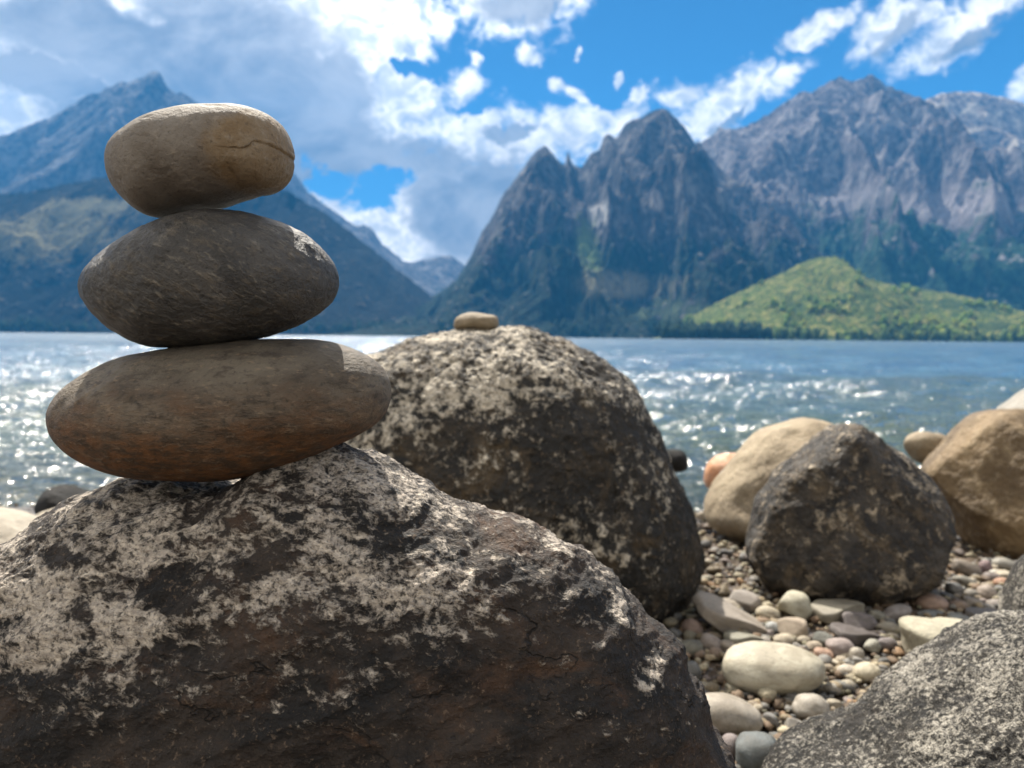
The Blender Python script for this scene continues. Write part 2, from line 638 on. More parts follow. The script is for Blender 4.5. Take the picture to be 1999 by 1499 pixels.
def build_water():
    nr, ncl = 620, 620
    y = np.geomspace(1.8, 3200.0, nr)
    az = np.tan(np.linspace(R(-58), R(58), ncl) * 0.98)
    X = y[:, None] * az[None, :]
    Y = y[:, None] + 0 * X
    sp = (0.0118 * Y)
    Z = np.zeros_like(X)
    rng = random.Random(4)
    P = np.stack([X, Y, 0 * X], -1).reshape(-1, 3)
    for i in range(34):
        lam = 0.16 * (1.16 ** i)
        if lam > 16:
            break
        ang = rng.gauss(0, 0.55)
        kx, ky = math.sin(ang), math.cos(ang)
        k = 2 * math.pi / lam
        amp = 0.024 * lam / (1 + 0.55 * lam)
        ph = rng.uniform(0, 6.28)
        mod = 0.45 + 0.9 * np.abs(gnoise(P / (lam * 3.0) + i * 7.7, 50 + i)).reshape(X.shape)
        fade = np.clip((lam / sp - 2.5) / 3.0, 0, 1)
        w = np.sin(k * (kx * X + ky * Y) + ph + 2.0 * gnoise(P / (lam * 4) + 3.3 * i, 90 + i).reshape(X.shape))
        Z += amp * mod * fade * (w + 0.25 * (1 - 2 * np.abs(w)))
    Z *= np.clip((Y - 2.2) / 3.6, 0.10, 1)
    # small waves rolling in over the shallows
    for (y0, amp, wd, sd) in ((3.75, 0.030, 0.16, 3), (4.9, 0.038, 0.20, 8), (6.6, 0.035, 0.28, 12), (2.85, 0.012, 0.10, 15)):
        Q = np.stack([X * 0.55, 0 * X + sd, 0 * X], -1).reshape(-1, 3)
        me_ = fbm(Q, 3, seed=sd).reshape(X.shape)
        st = np.clip(fbm(Q * 0.9 + 11.3, 2, seed=sd + 1).reshape(X.shape) * 2.2 + 0.6, 0, 1.3)
        t = (Y - (y0 + 0.9 * me_)) / wd
        Z += amp * st * np.exp(-np.where(t < 0, (t * 1.7) ** 2, (t * 0.8) ** 2))
    V = np.stack([X, Y, Z + WATER_Z], -1).reshape(-1, 3)
    me = mesh_from("water", V, grid_quads(nr, ncl))
    link("water", me, water_mat(), kind='structure', label='choppy blue lake sparkling in the sun')


def terrain_mat(name, rock_a, rock_b, forest, scree, tree_top, tree_soft, nscale=1.0, tree_amt=0.5, patches=(), alb=0.88):
    """mountain side: bare rock above, forest below an uneven tree line, pale scree between; scale in metres"""
    m, nt, out = material(name)
    P = nt.node('ShaderNodeNewGeometry').outputs['Position']
    z = nt.sep(P)[2]
    k = nscale / 1000.0
    big = nt.noise(P, 3.2 * k, 6.0, 0.6)
    mid = nt.noise(nt.mapping(P, (1, 1, 0.45)), 9.0 * k, 7.0, 0.62, 0.6)
    fine = nt.noise(nt.mapping(P, (1, 1, 0.5)), 34.0 * k, 6.0, 0.65)
    c = nt.mix(nt.step(mid, 0.35, 0.65), rock_a, rock_b)
    c = nt.mix(nt.step(fine, 0.38, 0.62), nt.mix(0.72, c, (0.012, 0.012, 0.016)), nt.mix(1.0, c, (1.12, 1.10, 1.08), 'MULTIPLY'))
    sm = nt.math('ADD', nt.math('MULTIPLY', mid, 0.6), nt.math('MULTIPLY', nt.noise(P, 7.0 * k, 6.0, 0.6, 1.0), 0.5))
    c = nt.mix(nt.step(sm, 0.565, 0.66, 0.0, 0.9), c, scree)
    line = nt.math('ADD', nt.math('DIVIDE', nt.math('SUBTRACT', tree_top, z), tree_soft),
                   nt.math('MULTIPLY', nt.math('SUBTRACT', nt.math('ADD', big, mid), 1.0), 3.6))
    f = nt.step(line, -0.3, 0.45, 0.0, 1.0)
    gap = nt.step(nt.math('ADD', nt.math('MULTIPLY', mid, 0.5), nt.math('MULTIPLY', fine, 0.5)), tree_amt, tree_amt + 0.09)
    f = nt.math('MULTIPLY', f, nt.math('SUBTRACT', 1.0, gap))
    fc = nt.mix(nt.step(fine, 0.38, 0.62), tuple(x * 0.6 for x in forest), tuple(x * 2.0 for x in forest))
    c = nt.mix(f, c, fc)
    for (p, r, col, soft) in patches:
        d = nt.vmath('LENGTH', nt.vmath('MULTIPLY', nt.vmath('SUBTRACT', P, tuple(p)), tuple(1.0 / q for q in r)), out=1)
        d = nt.math('ADD', d, nt.math('MULTIPLY', nt.math('SUBTRACT', nt.math('ADD', nt.math('MULTIPLY', mid, 0.5), nt.math('MULTIPLY', fine, 0.5)), 0.5), 4.2))
        c = nt.mix(nt.math('MULTIPLY', nt.step(d, 1.0 - soft, 1.1, 1.0, 0.0), nt.step(nt.math('ADD', nt.math('MULTIPLY', fine, 0.6), nt.math('MULTIPLY', mid, 0.4)), 0.38, 0.54, 0.35, 1.0)), c, col)
    c = nt.scale(c, alb)
    b = nt.bump(nt.math('ADD', nt.math('MULTIPLY', mid, 110.0), nt.math('MULTIPLY', fine, 55.0)), 1.0, 0.8)
    nt.l.new(nt.principled(c, 0.95, b, 0.05), out.inputs[0])
    return m


def mountain(name, crest, Dc, Df, mat, label, nx=420, ny=170, g=1.15, rough=0.16, jag=2.0, feat=700.0, seed=0, back=1.5, ystretch=2.6):
    c = np.array(crest, float)
    px = np.linspace(c[0, 0], c[-1, 0], nx)
    py = np.interp(px, c[:, 0], c[:, 1])
    Q = np.stack([px / 26.0, 0 * px + seed * 3.1, 0 * px], -1)
    edge = np.clip((662 - py) / 60, 0, 1)
    py = py - jag * edge * (ridged(Q, 4, 0.6, seed=seed) - 0.6) * 2.5
    C = np.array([at(a, b, Dc) for a, b in zip(px, py)])
    X0, Zc = C[:, 0], np.maximum(C[:, 2], 0.0)
    t = np.concatenate([np.linspace(0, 1, int(ny * 0.78)), np.linspace(1, back, ny - int(ny * 0.78) + 1)[1:]])
    Yv = Df + (Dc - Df) * t
    X = X0[None, :] + 0 * Yv[:, None]
    Y = Yv[:, None] + 0 * X
    prof = np.where(t <= 1, np.clip(t, 0, 1) ** g, np.clip(1 - (t - 1) * 1.5, 0, 1))
    Z = Zc[None, :] * prof[:, None]
    tt = np.clip(t, 0, 1)
    env = np.where(t <= 1, (np.sin(math.pi * np.clip(tt, 0, 1)) ** 0.7) * (1 - 0.25 * tt) + 0.0, np.clip((t - 1) * 2, 0, 0.6))[:, None]
    Pn = np.stack([X / feat, Y / (feat * ystretch), 0 * X + seed * 9.7], -1).reshape(-1, 3)
    wp = fbm(Pn * 1.3 + 4.4, 3, seed=seed + 3)[:, None] * np.array([0.55, 0.2, 0])
    rid = ridged(Pn + wp, 6, 0.52, seed=seed + 1).reshape(X.shape)
    Z = Z + (rid - 0.62) * 2.0 * rough * env * Zc[None, :]
    crestkeep = C[:, 2] / Dc
    Zmax = (crestkeep[None, :] * Y * 0.985 + 0.5)
    Z = np.where((t < 1)[:, None] & (Z > Zmax), Zmax, Z)
    Z = np.maximum(Z, 0) + np.where(t <= 0.001, -3.0, -0.8)[:, None]
    V = np.stack([X, Y, Z], -1).reshape(-1, 3)
    base = np.array([X.mean(), Df, -3.0])
    me = mesh_from(name, V - base, grid_quads(len(t), nx))
    o = link(name, me, mat, base, kind='structure', label=label, category='mountain')
    return o, (X, Y, Z)


build_ground()
build_water()

m_far = terrain_mat("far_peak_rock", (0.15, 0.15, 0.16), (0.24, 0.23, 0.23), (0.035, 0.05, 0.035), (0.30, 0.30, 0.31), 300.0, 300.0, 0.8, alb=0.6)
m_left = terrain_mat("left_forest_slope", (0.030, 0.040, 0.042), (0.085, 0.08, 0.075), (0.005, 0.009, 0.008), (0.20, 0.18, 0.14), 900.0, 260.0, 1.4, 0.55, alb=0.7,
                     patches=[(at(60, 430, 3200), (330, 900, 170), (0.36, 0.32, 0.16), 0.5),
                              (at(130, 385, 3300), (260, 900, 60), (0.36, 0.33, 0.18), 0.5)])
m_mid = terrain_mat("central_crag_rock", (0.065, 0.062, 0.068), (0.15, 0.138, 0.138), (0.011, 0.022, 0.014), (0.25, 0.235, 0.22), 430.0, 260.0, 1.3, 0.545,
                    patches=[(at(1165, 418, 3400), (45, 800, 75), (0.62, 0.60, 0.58), 0.4),
                             (at(1150, 480, 3150), (55, 800, 170), (0.17, 0.24, 0.08), 0.5),
                             (at(1275, 400, 3400), (32, 800, 55), (0.42, 0.37, 0.34), 0.5),
                             (at(1230, 550, 2800), (210, 800, 75), (0.30, 0.27, 0.17), 0.6),
                             (at(1320, 600, 2500), (150, 800, 60), (0.13, 0.17, 0.08), 0.6)])
m_right = terrain_mat("right_mountain_rock", (0.14, 0.125, 0.135), (0.27, 0.245, 0.25), (0.020, 0.045, 0.026), (0.30, 0.28, 0.28), 560.0, 300.0, 1.1, 0.55,
                      patches=[(at(1830, 420, 3900), (300, 800, 130), (0.33, 0.30, 0.31), 0.5),
                               (at(1640, 400, 4000), (360, 700, 90), (0.27, 0.25, 0.26), 0.6)])
m_farright = terrain_mat("far_right_rock", (0.30, 0.25, 0.22), (0.50, 0.43, 0.36), (0.08, 0.08, 0.06), (0.70, 0.62, 0.50), 300.0, 300.0, 1.0, alb=0.9)
m_hill = terrain_mat("green_hill", (0.155, 0.225, 0.050), (0.27, 0.32, 0.080), (0.055, 0.10, 0.030), (0.42, 0.38, 0.13), 140.0, 230.0, 5.0, 0.44, alb=1.0,
                     patches=[(at(1385, 645, 2050), (130, 300, 32), (0.035, 0.065, 0.028), 0.6), (at(1650, 590, 2250), (60, 200, 60), (0.05, 0.095, 0.035), 0.8),
                              (at(1740, 640, 2050), (110, 300, 30), (0.045, 0.085, 0.03), 0.8), (at(1880, 595, 2250), (210, 300, 40), (0.06, 0.11, 0.045), 0.8),
                              (at(1560, 600, 2150), (60, 300, 50), (0.08, 0.13, 0.04), 0.8), (at(1960, 640, 2050), (160, 300, 26), (0.06, 0.10, 0.04), 0.8), (at(1780, 562, 2400), (190, 260, 22), (0.05, 0.10, 0.04), 0.9)])

mountain("mountain", [(-900, 560), (-500, 500), (-250, 420), (0, 270), (60, 245), (110, 225), (165, 190), (215, 170), (240, 160), (252, 163), (280, 150),
                      (300, 140), (312, 142), (325, 170), (345, 185), (352, 181), (370, 190), (400, 210), (480, 260), (560, 322), (580, 345), (600, 375),
                      (640, 405), (680, 432), (700, 445), (712, 439), (728, 450), (745, 475), (780, 505), (800, 515), (860, 560), (930, 655)],
         6500, 4300, m_far, "hazy blue jagged mountain rising behind the topmost balanced stone", feat=900, seed=1, rough=0.24, jag=4.0)
mountain("mountain", [(740, 560), (770, 530), (800, 513), (830, 505), (860, 500), (880, 498), (893, 508), (930, 530), (1000, 600), (1050, 655)],
         6900, 5200, m_far, "small hazy blue mountain far up the valley notch", nx=120, ny=60, seed=2, jag=1.2)
mountain("mountain", [(1600, 330), (1700, 260), (1780, 212), (1805, 195), (1840, 182), (1880, 178), (1920, 182), (1960, 190), (2000, 202), (2100, 220), (2400, 300), (2600, 420)],
         5600, 3900, m_farright, "pale grey mountain at the right edge behind the big peak", feat=650, seed=3, rough=0.2)
mountain("mountain", [(1200, 420), (1300, 330), (1350, 290), (1375, 275), (1398, 258), (1405, 247), (1415, 252), (1440, 251), (1470, 240), (1500, 222), (1540, 195),
                      (1562, 178), (1585, 180), (1600, 168), (1640, 150), (1662, 158), (1680, 155), (1697, 143), (1715, 155), (1750, 175), (1790, 190), (1800, 198),
                      (1850, 240), (1900, 285), (1960, 335), (2050, 400), (2300, 520), (2700, 620)],
         4900, 2750, m_right, "broad grey mountain with twin summit above the green hill", nx=680, ny=260, feat=520, seed=4, rough=0.28, jag=3.6)
mountain("mountain", [(-1100, 420), (-600, 340), (-300, 340), (-100, 365), (0, 380), (60, 375), (130, 360), (200, 345), (300, 330), (400, 335), (500, 350), (560, 372),
                      (640, 420), (700, 465), (760, 512), (820, 562), (860, 592), (890, 630), (920, 657)],
         3700, 2750, m_left, "dark forested mountain slope across the lake behind the stacked stones", nx=480, ny=200, feat=420, seed=5, rough=0.17, jag=3.0)
mountain("mountain", [(720, 658), (790, 625), (845, 580), (890, 545), (920, 500), (940, 455), (965, 415), (985, 375), (1010, 345), (1035, 310), (1050, 294), (1063, 284),
                      (1075, 295), (1095, 320), (1103, 320), (1106, 306), (1109, 294), (1112, 306), (1117, 320), (1135, 328), (1150, 305), (1170, 290), (1180, 265), (1190, 262), (1203, 272),
                      (1222, 240), (1262, 225), (1282, 212), (1300, 214), (1325, 235), (1345, 260), (1358, 280), (1364, 272), (1372, 288), (1390, 310), (1430, 350),
                      (1500, 430), (1600, 545), (1700, 640), (1730, 658)],
         4000, 2480, m_mid, "dark rocky mountain with pointed spires in the middle of the far shore", nx=760, ny=260, feat=330, seed=6, rough=0.29, jag=3.6, g=1.1)
hill, (hX, hY, hZ) = mountain("hill", [(1260, 664), (1300, 655), (1340, 622), (1400, 590), (1460, 562), (1520, 535), (1560, 515), (1600, 501), (1630, 500), (1660, 520), (1690, 543),
                                       (1750, 557), (1820, 566), (1880, 577), (1930, 590), (2000, 612), (2200, 640), (2500, 655)],
                              2450, 1950, m_hill, "sunlit green hill on the far shore at the right", nx=300, ny=140, feat=160, seed=7, rough=0.17, jag=1.8, g=0.9, ystretch=3.5)
hill['category'] = 'hill'


def blob_template(sub, seed):
    import bmesh
    bm = bmesh.new()
    bmesh.ops.create_icosphere(bm, subdivisions=sub, radius=1.0)
    V = np.array([v.co[:] for v in bm.verts])
    T = np.array([[v.index for v in f.verts] for f in bm.faces])
    bm.free()
    return V, T


def build_forest():
    """far wood along the opposite shore and on the hill: one mass of small conifer and broadleaf crowns"""
    m, nt, out = material("far_tree_foliage")
    at_ = nt.node('ShaderNodeAttribute', attribute_name='tint')
    nt.l.new(nt.principled(at_.outputs['Color'], 0.95, None, 0.05), out.inputs[0])
    rng = np.random.default_rng(11)
    V0, T0 = blob_template(1, 0)
    cone = V0.copy()
    pos, size, col = [], [], []
    # on the hill: darker clumps and yellow-green crowns
    nr, ncl = hX.shape
    Q = np.stack([hX / 90, hY / 130, 0 * hX], -1).reshape(-1, 3)
    dens = fbm(Q, 4, seed=31).reshape(hX.shape)
    for i in range(3200):
        r, c = rng.integers(0, int(nr * 0.77)), rng.integers(0, ncl)
        low = 1 - r / (nr * 0.77)
        if dens[r, c] < 0.20 - 0.24 * low * low or hX[r, c] < 480 and rng.random() < .2:
            continue
        s = rng.uniform(4.5, 9)
        pos.append((hX[r, c] + rng.uniform(-5, 5), hY[r, c], hZ[r, c] + s * 0.7))
        size.append((s * 0.8, s * 0.8, s * rng.uniform(0.9, 1.5)))
        k = rng.random()
        yel = k < 0.25
        d = (0.20, 0.22, 0.045) if yel else (0.075 + 0.07 * k, 0.125 + 0.08 * k, 0.035)
        col.append(d)
    # dark belt along the waterline
    for i in range(3600):
        x = rng.uniform(-2300, 620) if rng.random() < 0.85 else rng.uniform(620, 1800)
        y = (2500 if x > -250 else 2760) + rng.uniform(0, 160)
        if x > 480:
            y = 1946 + rng.uniform(0, 25)
        if rng.random() < 0.22:
            x, y = rng.uniform(380, 660), 1950 + 120 * rng.random() ** 1.5
        s = rng.uniform(5, 11) * rng.choice([0.6, 1.0, 1.5])
        pos.append((x, y, s * 0.9 + (y - (2500 if x > -250 else 2760)) * 0.25 * (y > 2400) + max(0.0, y - 1960) * 0.22 * (y < 2300)))
        size.append((s * 0.5, s * 0.5, s * 1.3))
        g = rng.uniform(0.6, 1.3)
        col.append((0.018 * g, 0.034 * g, 0.019 * g) if x < 660 else (0.06 * g, 0.09 * g, 0.03 * g))
    pos, size, col = map(np.array, (pos, size, col))
    n = len(pos)
    jit = 1 + 0.25 * rng.standard_normal((n, len(V0), 1))
    V = V0[None] * jit * size[:, None, :] + pos[:, None, :]
    T = T0[None] + (np.arange(n) * len(V0))[:, None, None]
    me = mesh_from("forest", V.reshape(-1, 3), None, T.reshape(-1, 3), smooth=False)
    a = me.color_attributes.new('tint', 'FLOAT_COLOR', 'POINT')
    cc = np.ones((n, len(V0), 4), np.float32)
    cc[:, :, :3] = col[:, None, :]
    a.data.foreach_set('color', cc.ravel())
    link("forest", me, m, kind='stuff', label='far wood of small trees along the opposite shore and over the green hill', category='forest')


build_forest()

# haze: the air between here and the mountains
hm, hnt, hout = material("haze_air")
vol = hnt.node('ShaderNodeVolumePrincipled')
vol.inputs['Color'].default_value = (0.06, 0.40, 1.0, 1)
vol.inputs['Density'].default_value = 0.000060
vol.inputs['Anisotropy'].default_value = 0.0
hnt.l.new(vol.outputs[0], hout.inputs['Volume'])
hv = np.array([(x, y, z) for z in (-6.0, 2500.0) for y in (-400.0, 8400.0) for x in (-9000.0, 9000.0)])
hq = [(0, 2, 3, 1), (4, 5, 7, 6), (0, 1, 5, 4), (2, 6, 7, 3), (0, 4, 6, 2), (1, 3, 7, 5)]
link("haze", mesh_from("haze", hv, hq, smooth=False), hm, kind='stuff', label='thin blue haze lying over the lake and mountains')


# ------------------------------------------------------------------ rock materials
def lichen_mat(name, dark, dark2, rust, pale, pale2, patch=9.0, mott=55.0, cover=0.5, zlo=0.0, zhi=0.25, zlow_cov=-0.1, zhi_cov=0.06,
               grain=330.0, stretch=(1, 1, 1), rot=(0, 0, 0), bumpd=0.004, rust_amt=0.5, spots=()):
    m, nt, out = material(name)
    O = nt.coord('Object')
    z = nt.sep(O)[2]
    S = nt.mapping(nt.mapping(O, (1, 1, 1), rot), stretch)
    n1 = nt.noise(S, patch, 5.0, 0.55, 0.5)
    n2 = nt.noise(S, mott, 6.0, 0.68, 0.4)
    n3 = nt.noise(O, grain, 4.0, 0.65)
    n4 = nt.noise(S, mott * 2.7, 4.0, 0.6)
    n5 = nt.noise(S, patch * 1.7, 6.0, 0.65, 0.8)
    zb = nt.step(z, zlo, zhi, zlow_cov, zhi_cov)
    mk = nt.math('ADD', nt.math('MULTIPLY', n1, 0.31), nt.math('MULTIPLY', n2, 0.48))
    mk = nt.math('ADD', mk, nt.math('ADD', nt.math('MULTIPLY', n4, 0.21), zb))
    for (p, r, amt) in spots:
        d = nt.vmath('LENGTH', nt.vmath('MULTIPLY', nt.vmath('SUBTRACT', O, tuple(p)), tuple(1.0 / q for q in r)), out=1)
        d = nt.math('ADD', d, nt.math('MULTIPLY', nt.math('SUBTRACT', n5, 0.5), 2.4))
        mk = nt.math('ADD', mk, nt.step(d, 0.3, 1.0, amt, 0.0))
    lo = 1.0 - cover
    mask = nt.step(mk, lo - 0.03, lo + 0.04)
    base = nt.mix(nt.step(n5, 0.38, 0.62), dark, dark2)
    base = nt.mix(nt.step(nt.noise(S, patch * 1.2, 6.0, 0.7, 1.0), 0.5, 0.72, 0.0, rust_amt), base, rust)
    base = nt.mix(nt.step(nt.math('ADD', n3, nt.math('MULTIPLY', nt.math('SUBTRACT', n2, 0.5), 0.35)), 0.56, 0.72, 0.0, 0.55), base, tuple(x * y for x, y in zip(pale2, (0.62, 0.52, 0.44))))
    base = nt.mix(nt.step(n3, 0.28, 0.42, 0.55, 0.0), base, (0.010, 0.010, 0.011))
    pl = nt.mix(nt.step(n4, 0.35, 0.65), pale, pale2)
    pl = nt.mix(nt.step(n3, 0.34, 0.54, 0.85, 0.0), pl, dark)
    pl = nt.mix(nt.step(n2, 0.60, 0.75, 0.0, 0.6), pl, tuple(min(1, x * 1.3) for x in pale))
    c = nt.mix(mask, base, pl)
    h = nt.math('ADD', nt.math('MULTIPLY', n2, 0.6), nt.math('MULTIPLY', n3, 0.42))
    h = nt.math('ADD', h, nt.math('MULTIPLY', n4, 0.35))
    h = nt.math('ADD', h, nt.math('MULTIPLY', mask, 0.16))
    # a few open cracks
    wv = nt.vmath('ADD', S, nt.scale(nt.vmath('SUBTRACT', nt.noise(S, patch * 2.0, 4.0, 0.6, out='Color'), (0.5, 0.5, 0.5)), 1.1 / patch))
    ce = nt.voronoi(nt.mapping(wv, (0.6, 1, 1.4)), patch * 0.55, 'DISTANCE_TO_EDGE')
    ck_ = nt.math('MULTIPLY', nt.step(ce, 0.0, 0.013, 1.0, 0.0), nt.step(n5, 0.47, 0.58))
    h = nt.math('SUBTRACT', h, nt.math('MULTIPLY', ck_, 0.6))
    c = nt.mix(nt.math('MULTIPLY', ck_, 0.8), c, (0.008, 0.007, 0.006))
    b = nt.bump(h, bumpd, 1.0)
    nt.l.new(nt.principled(c, nt.step(n3, 0.3, 0.7, 0.62, 0.9), b, 0.35), out.inputs[0])
    return m


def worn_mat(name, cols, scale=14.0, speck=(0.4, 0.33, 0.24), speck_amt=0.5, dark=(0.02, 0.018, 0.016), grain=260.0, stretch=(1, 1, 1), rot=(0, 0, 0),
             bumpd=0.0015, rough=0.72, zcol=None, patch=None, pore=0.35, blot=0.0):
    """water-worn stone: soft blotches, fine grain, optional low band colour and one coloured patch"""
    m, nt, out = material(name)
    O = nt.coord('Object')
    S = nt.mapping(nt.mapping(O, (1, 1, 1), rot), stretch)
    n1 = nt.noise(S, scale, 6.0, 0.6, 0.5)
    n2 = nt.noise(S, scale * 4.5, 6.0, 0.65, 0.3)
    n3 = nt.noise(O, grain, 4.0, 0.68)
    n4 = nt.noise(nt.mapping(S, (1, 1, 1)), grain * 0.42, 5.0, 0.7)
    c = nt.mix(nt.step(n1, 0.34, 0.66), cols[0], cols[1])
    if blot:
        c = nt.mix(nt.step(n2, 0.50, 0.68, 0.0, blot), c, cols[2])
    if zcol:
        z = nt.sep(O)[2]
        zf = nt.math('ADD', z, nt.math('MULTIPLY', nt.math('SUBTRACT', n1, 0.5), zcol[3]))
        c = nt.mix(nt.step(zf, zcol[1], zcol[2], 1.0, 0.0), c, nt.mix(nt.step(n2, 0.36, 0.64), zcol[0], zcol[4]))
    if patch:
        p, r, pc, pc2 = patch
        d = nt.vmath('LENGTH', nt.vmath('MULTIPLY', nt.vmath('SUBTRACT', O, tuple(p)), tuple(1.0 / q for q in r)), out=1)
        d = nt.math('ADD', d, nt.math('MULTIPLY', nt.math('SUBTRACT', n2, 0.5), 0.55))
        c = nt.mix(nt.step(d, 0.70, 1.08, 0.92, 0.0), c, nt.mix(nt.step(n2, 0.38, 0.62), pc, pc2))
    c = nt.mix(nt.step(n4, 0.54, 0.70, 0.0, speck_amt), c, speck)
    c = nt.mix(nt.step(n3, 0.28, 0.46, pore, 0.0), c, dark)
    h = nt.math('ADD', nt.math('MULTIPLY', n3, 0.6), nt.math('MULTIPLY', n4, 0.7))
    h = nt.math('ADD', h, nt.math('MULTIPLY', n2, 0.5))
    b = nt.bump(h, bumpd, 1.0)
    nt.l.new(nt.principled(c, rough, b, 0.4), out.inputs[0])
    return m


def bumps(*layers, kind=fbm):
    """displacement: list of (size in m, amplitude in m, octaves, seed, kind)"""
    def f(V, N):
        d = np.zeros(len(V))
        if layers[0][0] < 0.1:            # worn stones also get shallow chips and pits
            s0 = layers[0][0]
            d -= s0 * 0.045 * np.clip(gnoise(V / (s0 * 0.36), layers[0][3] + 7) - 0.34, 0, 1) + s0 * 0.022 * np.clip(gnoise(V / (s0 * 0.13), layers[0][3] + 8) - 0.36, 0, 1)
        for (s, a, o, sd, k) in layers:
            d += a * (k(V / s, o, 0.55, seed=sd) - (0.6 if k is ridged else 0.0))
        return d
    return f


# ------------------------------------------------------------------ foreground boulder and the balanced stones
Y_STACK = 0.49


def front_disp(V, N):
    W = V.copy()
    a = R(18)
    W[:, 0], W[:, 2] = V[:, 0] * math.cos(a) + V[:, 2] * math.sin(a), -V[:, 0] * math.sin(a) + V[:, 2] * math.cos(a)
    L = W * np.array([1.0, 1.0, 2.2])
    d = 0.013 * (ridged(L / 0.16, 3, 0.5, seed=21) - 0.62) + 0.0075 * fbm(L / 0.055, 4, 0.55, seed=22)
    d += 0.0042 * (ridged(L / 0.035, 4, 0.6, seed=25) - 0.6)
    d += 0.0016 * fbm(V / 0.009, 4, 0.62, seed=23)
    # long weathered ledges
    s = np.sin((W[:, 2] + 0.02 * fbm(V / 0.12, 3, seed=29)) * 2 * math.pi / 0.075)
    d += 0.0035 * np.clip(fbm(V / 0.1, 2, seed=24) * 2.5 + 0.1, 0, 1) * np.abs(s)
    return d


fb_out = [(-650, 1500), (-420, 1230), (-200, 1130), (0, 1062), (90, 1015), (170, 968), (240, 942), (330, 930), (400, 936), (455, 948), (490, 925), (530, 896),
          (590, 882), (650, 880), (710, 890), (770, 910), (860, 958), (925, 995), (955, 1010), (985, 1007), (1030, 1016), (1075, 1045), (1130, 1076), (1180, 1112),
          (1235, 1165), (1285, 1225), (1330, 1295), (1370, 1375), (1405, 1440), (1432, 1500), (1455, 1600), (1440, 1800), (1250, 2100), (900, 2300), (400, 2350), (-200, 2200), (-600, 1850)]
# pale crust and bare dark patches on the front: px, py, radii, more (+) or less (-) crust
FSPOTS = [(80, 1190, 150, 95, 0.085), (60, 1290, 80, 30, 0.09), (240, 1235, 90, 50, 0.11), (390, 1330, 60, 22, 0.09), (520, 1150, 60, 70, 0.06), (230, 1120, 50, 60, 0.05),
          (500, 1115, 75, 50, -0.11), (300, 1165, 95, 45, -0.10), (330, 1010, 55, 18, -0.10), (130, 1190, 40, 60, -0.08), (760, 1090, 90, 30, -0.07), (40, 1120, 60, 25, -0.08),
          (1245, 1280, 25, 35, 0.12), (1310, 1395, 70, 40, 0.09), (1290, 1180, 40, 30, 0.05), (860, 1180, 120, 40, 0.05)]
m_front = lambda b: lichen_mat("lichened_gneiss", (0.012, 0.011, 0.011), (0.042, 0.032, 0.026), (0.125, 0.062, 0.030), (0.68, 0.595, 0.495), (0.38, 0.33, 0.28),
                     patch=10.0, mott=88.0, cover=0.485, zlo=0.250 - b[2], zhi=0.385 - b[2], zlow_cov=-0.110, zhi_cov=0.022, rust_amt=0.6, stretch=(1, 1, 1.6), rot=(0, R(-14), 0), bumpd=0.0085,
    spots=[(at(x_, y_, 0.40) - b, (r_ / 3700, 0.2, q_ / 3700), a_) for (x_, y_, r_, q_, a_) in FSPOTS])
rock("boulder", fb_out, 0.50, 0.125, 0.16, m_front, "large pale-crusted dark boulder carrying the stack of three stones", "boulder", nth=1500, nph=620, pw=2.15,
     center=(560, 1560), disp=front_disp, smooth=2, sm=30, kw=7.0)

# bottom stone
bs_out = [(89, 818), (91, 800), (98, 784), (110, 767), (128, 748), (155, 730), (200, 707), (248, 692), (320, 680), (420, 668), (520, 661), (600, 663), (645, 669), (685, 681), (722, 698), (748, 720), (762, 747), (765, 776), (756, 804), (736, 828), (704, 849), (648, 876), (592, 898), (520, 922), (440, 936), (350, 938), (262, 933), (216, 925), (168, 909), (130, 888), (106, 864), (93, 840)]
o = rock("balanced_stone", bs_out, Y_STACK, 0.066, 0.066, None, "long flat brown stone at the bottom of the balanced stack", "stone", nth=420, nph=260,
         disp=bumps((0.09, 0.0016, 3, 41, fbm), (0.03, 0.0008, 4, 43, fbm), (0.008, 0.00035, 4, 42, fbm)), group="stones balanced in a stack", pw=2.05, sm=0, fit=7, qs=16)
o.data.materials.append(worn_mat("brown_stone", ((0.076, 0.062, 0.046), (0.145, 0.121, 0.091), (0.034, 0.025, 0.019)), 19.0, (0.28, 0.20, 0.13), 0.45,
                                 zcol=((0.140, 0.058, 0.017), 0.012, 0.075, 0.05, (0.048, 0.027, 0.013)), stretch=(1, 1, 2.4), blot=0.75, bumpd=0.0022, grain=330.0, pore=0.6))
# middle stone
ms_out = [(153, 558), (157, 538), (170, 517), (200, 488), (240, 459), (288, 436), (340, 418), (380, 410), (420, 407), (480, 414), (532, 428), (580, 448), (620, 476), (648, 508), (660, 540), (658, 568), (641, 596), (612, 620), (560, 644), (500, 662), (400, 677), (320, 680), (272, 672), (224, 650), (192, 625), (168, 598), (156, 577)]
o = rock("balanced_stone", ms_out, Y_STACK, 0.060, 0.060, None, "dark grey speckled stone in the middle of the balanced stack", "stone", nth=460, nph=280,
         disp=bumps((0.07, 0.0016, 3, 45, fbm), (0.022, 0.0013, 4, 46, fbm), (0.005, 0.00050, 3, 47, fbm)), group="stones balanced in a stack", pw=2.05, sm=0, fit=7, qs=16)
o.data.materials.append(worn_mat("dark_speckled_stone", ((0.034, 0.032, 0.030), (0.076, 0.071, 0.066), (0.125, 0.102, 0.074)), 24.0, (0.25, 0.22, 0.175), 0.5,
                                 dark=(0.012, 0.011, 0.011), stretch=(0.7, 1, 1.9), rot=(0, R(-32), 0), blot=0.6, rough=0.50, bumpd=0.0034, grain=340.0, pore=0.85))

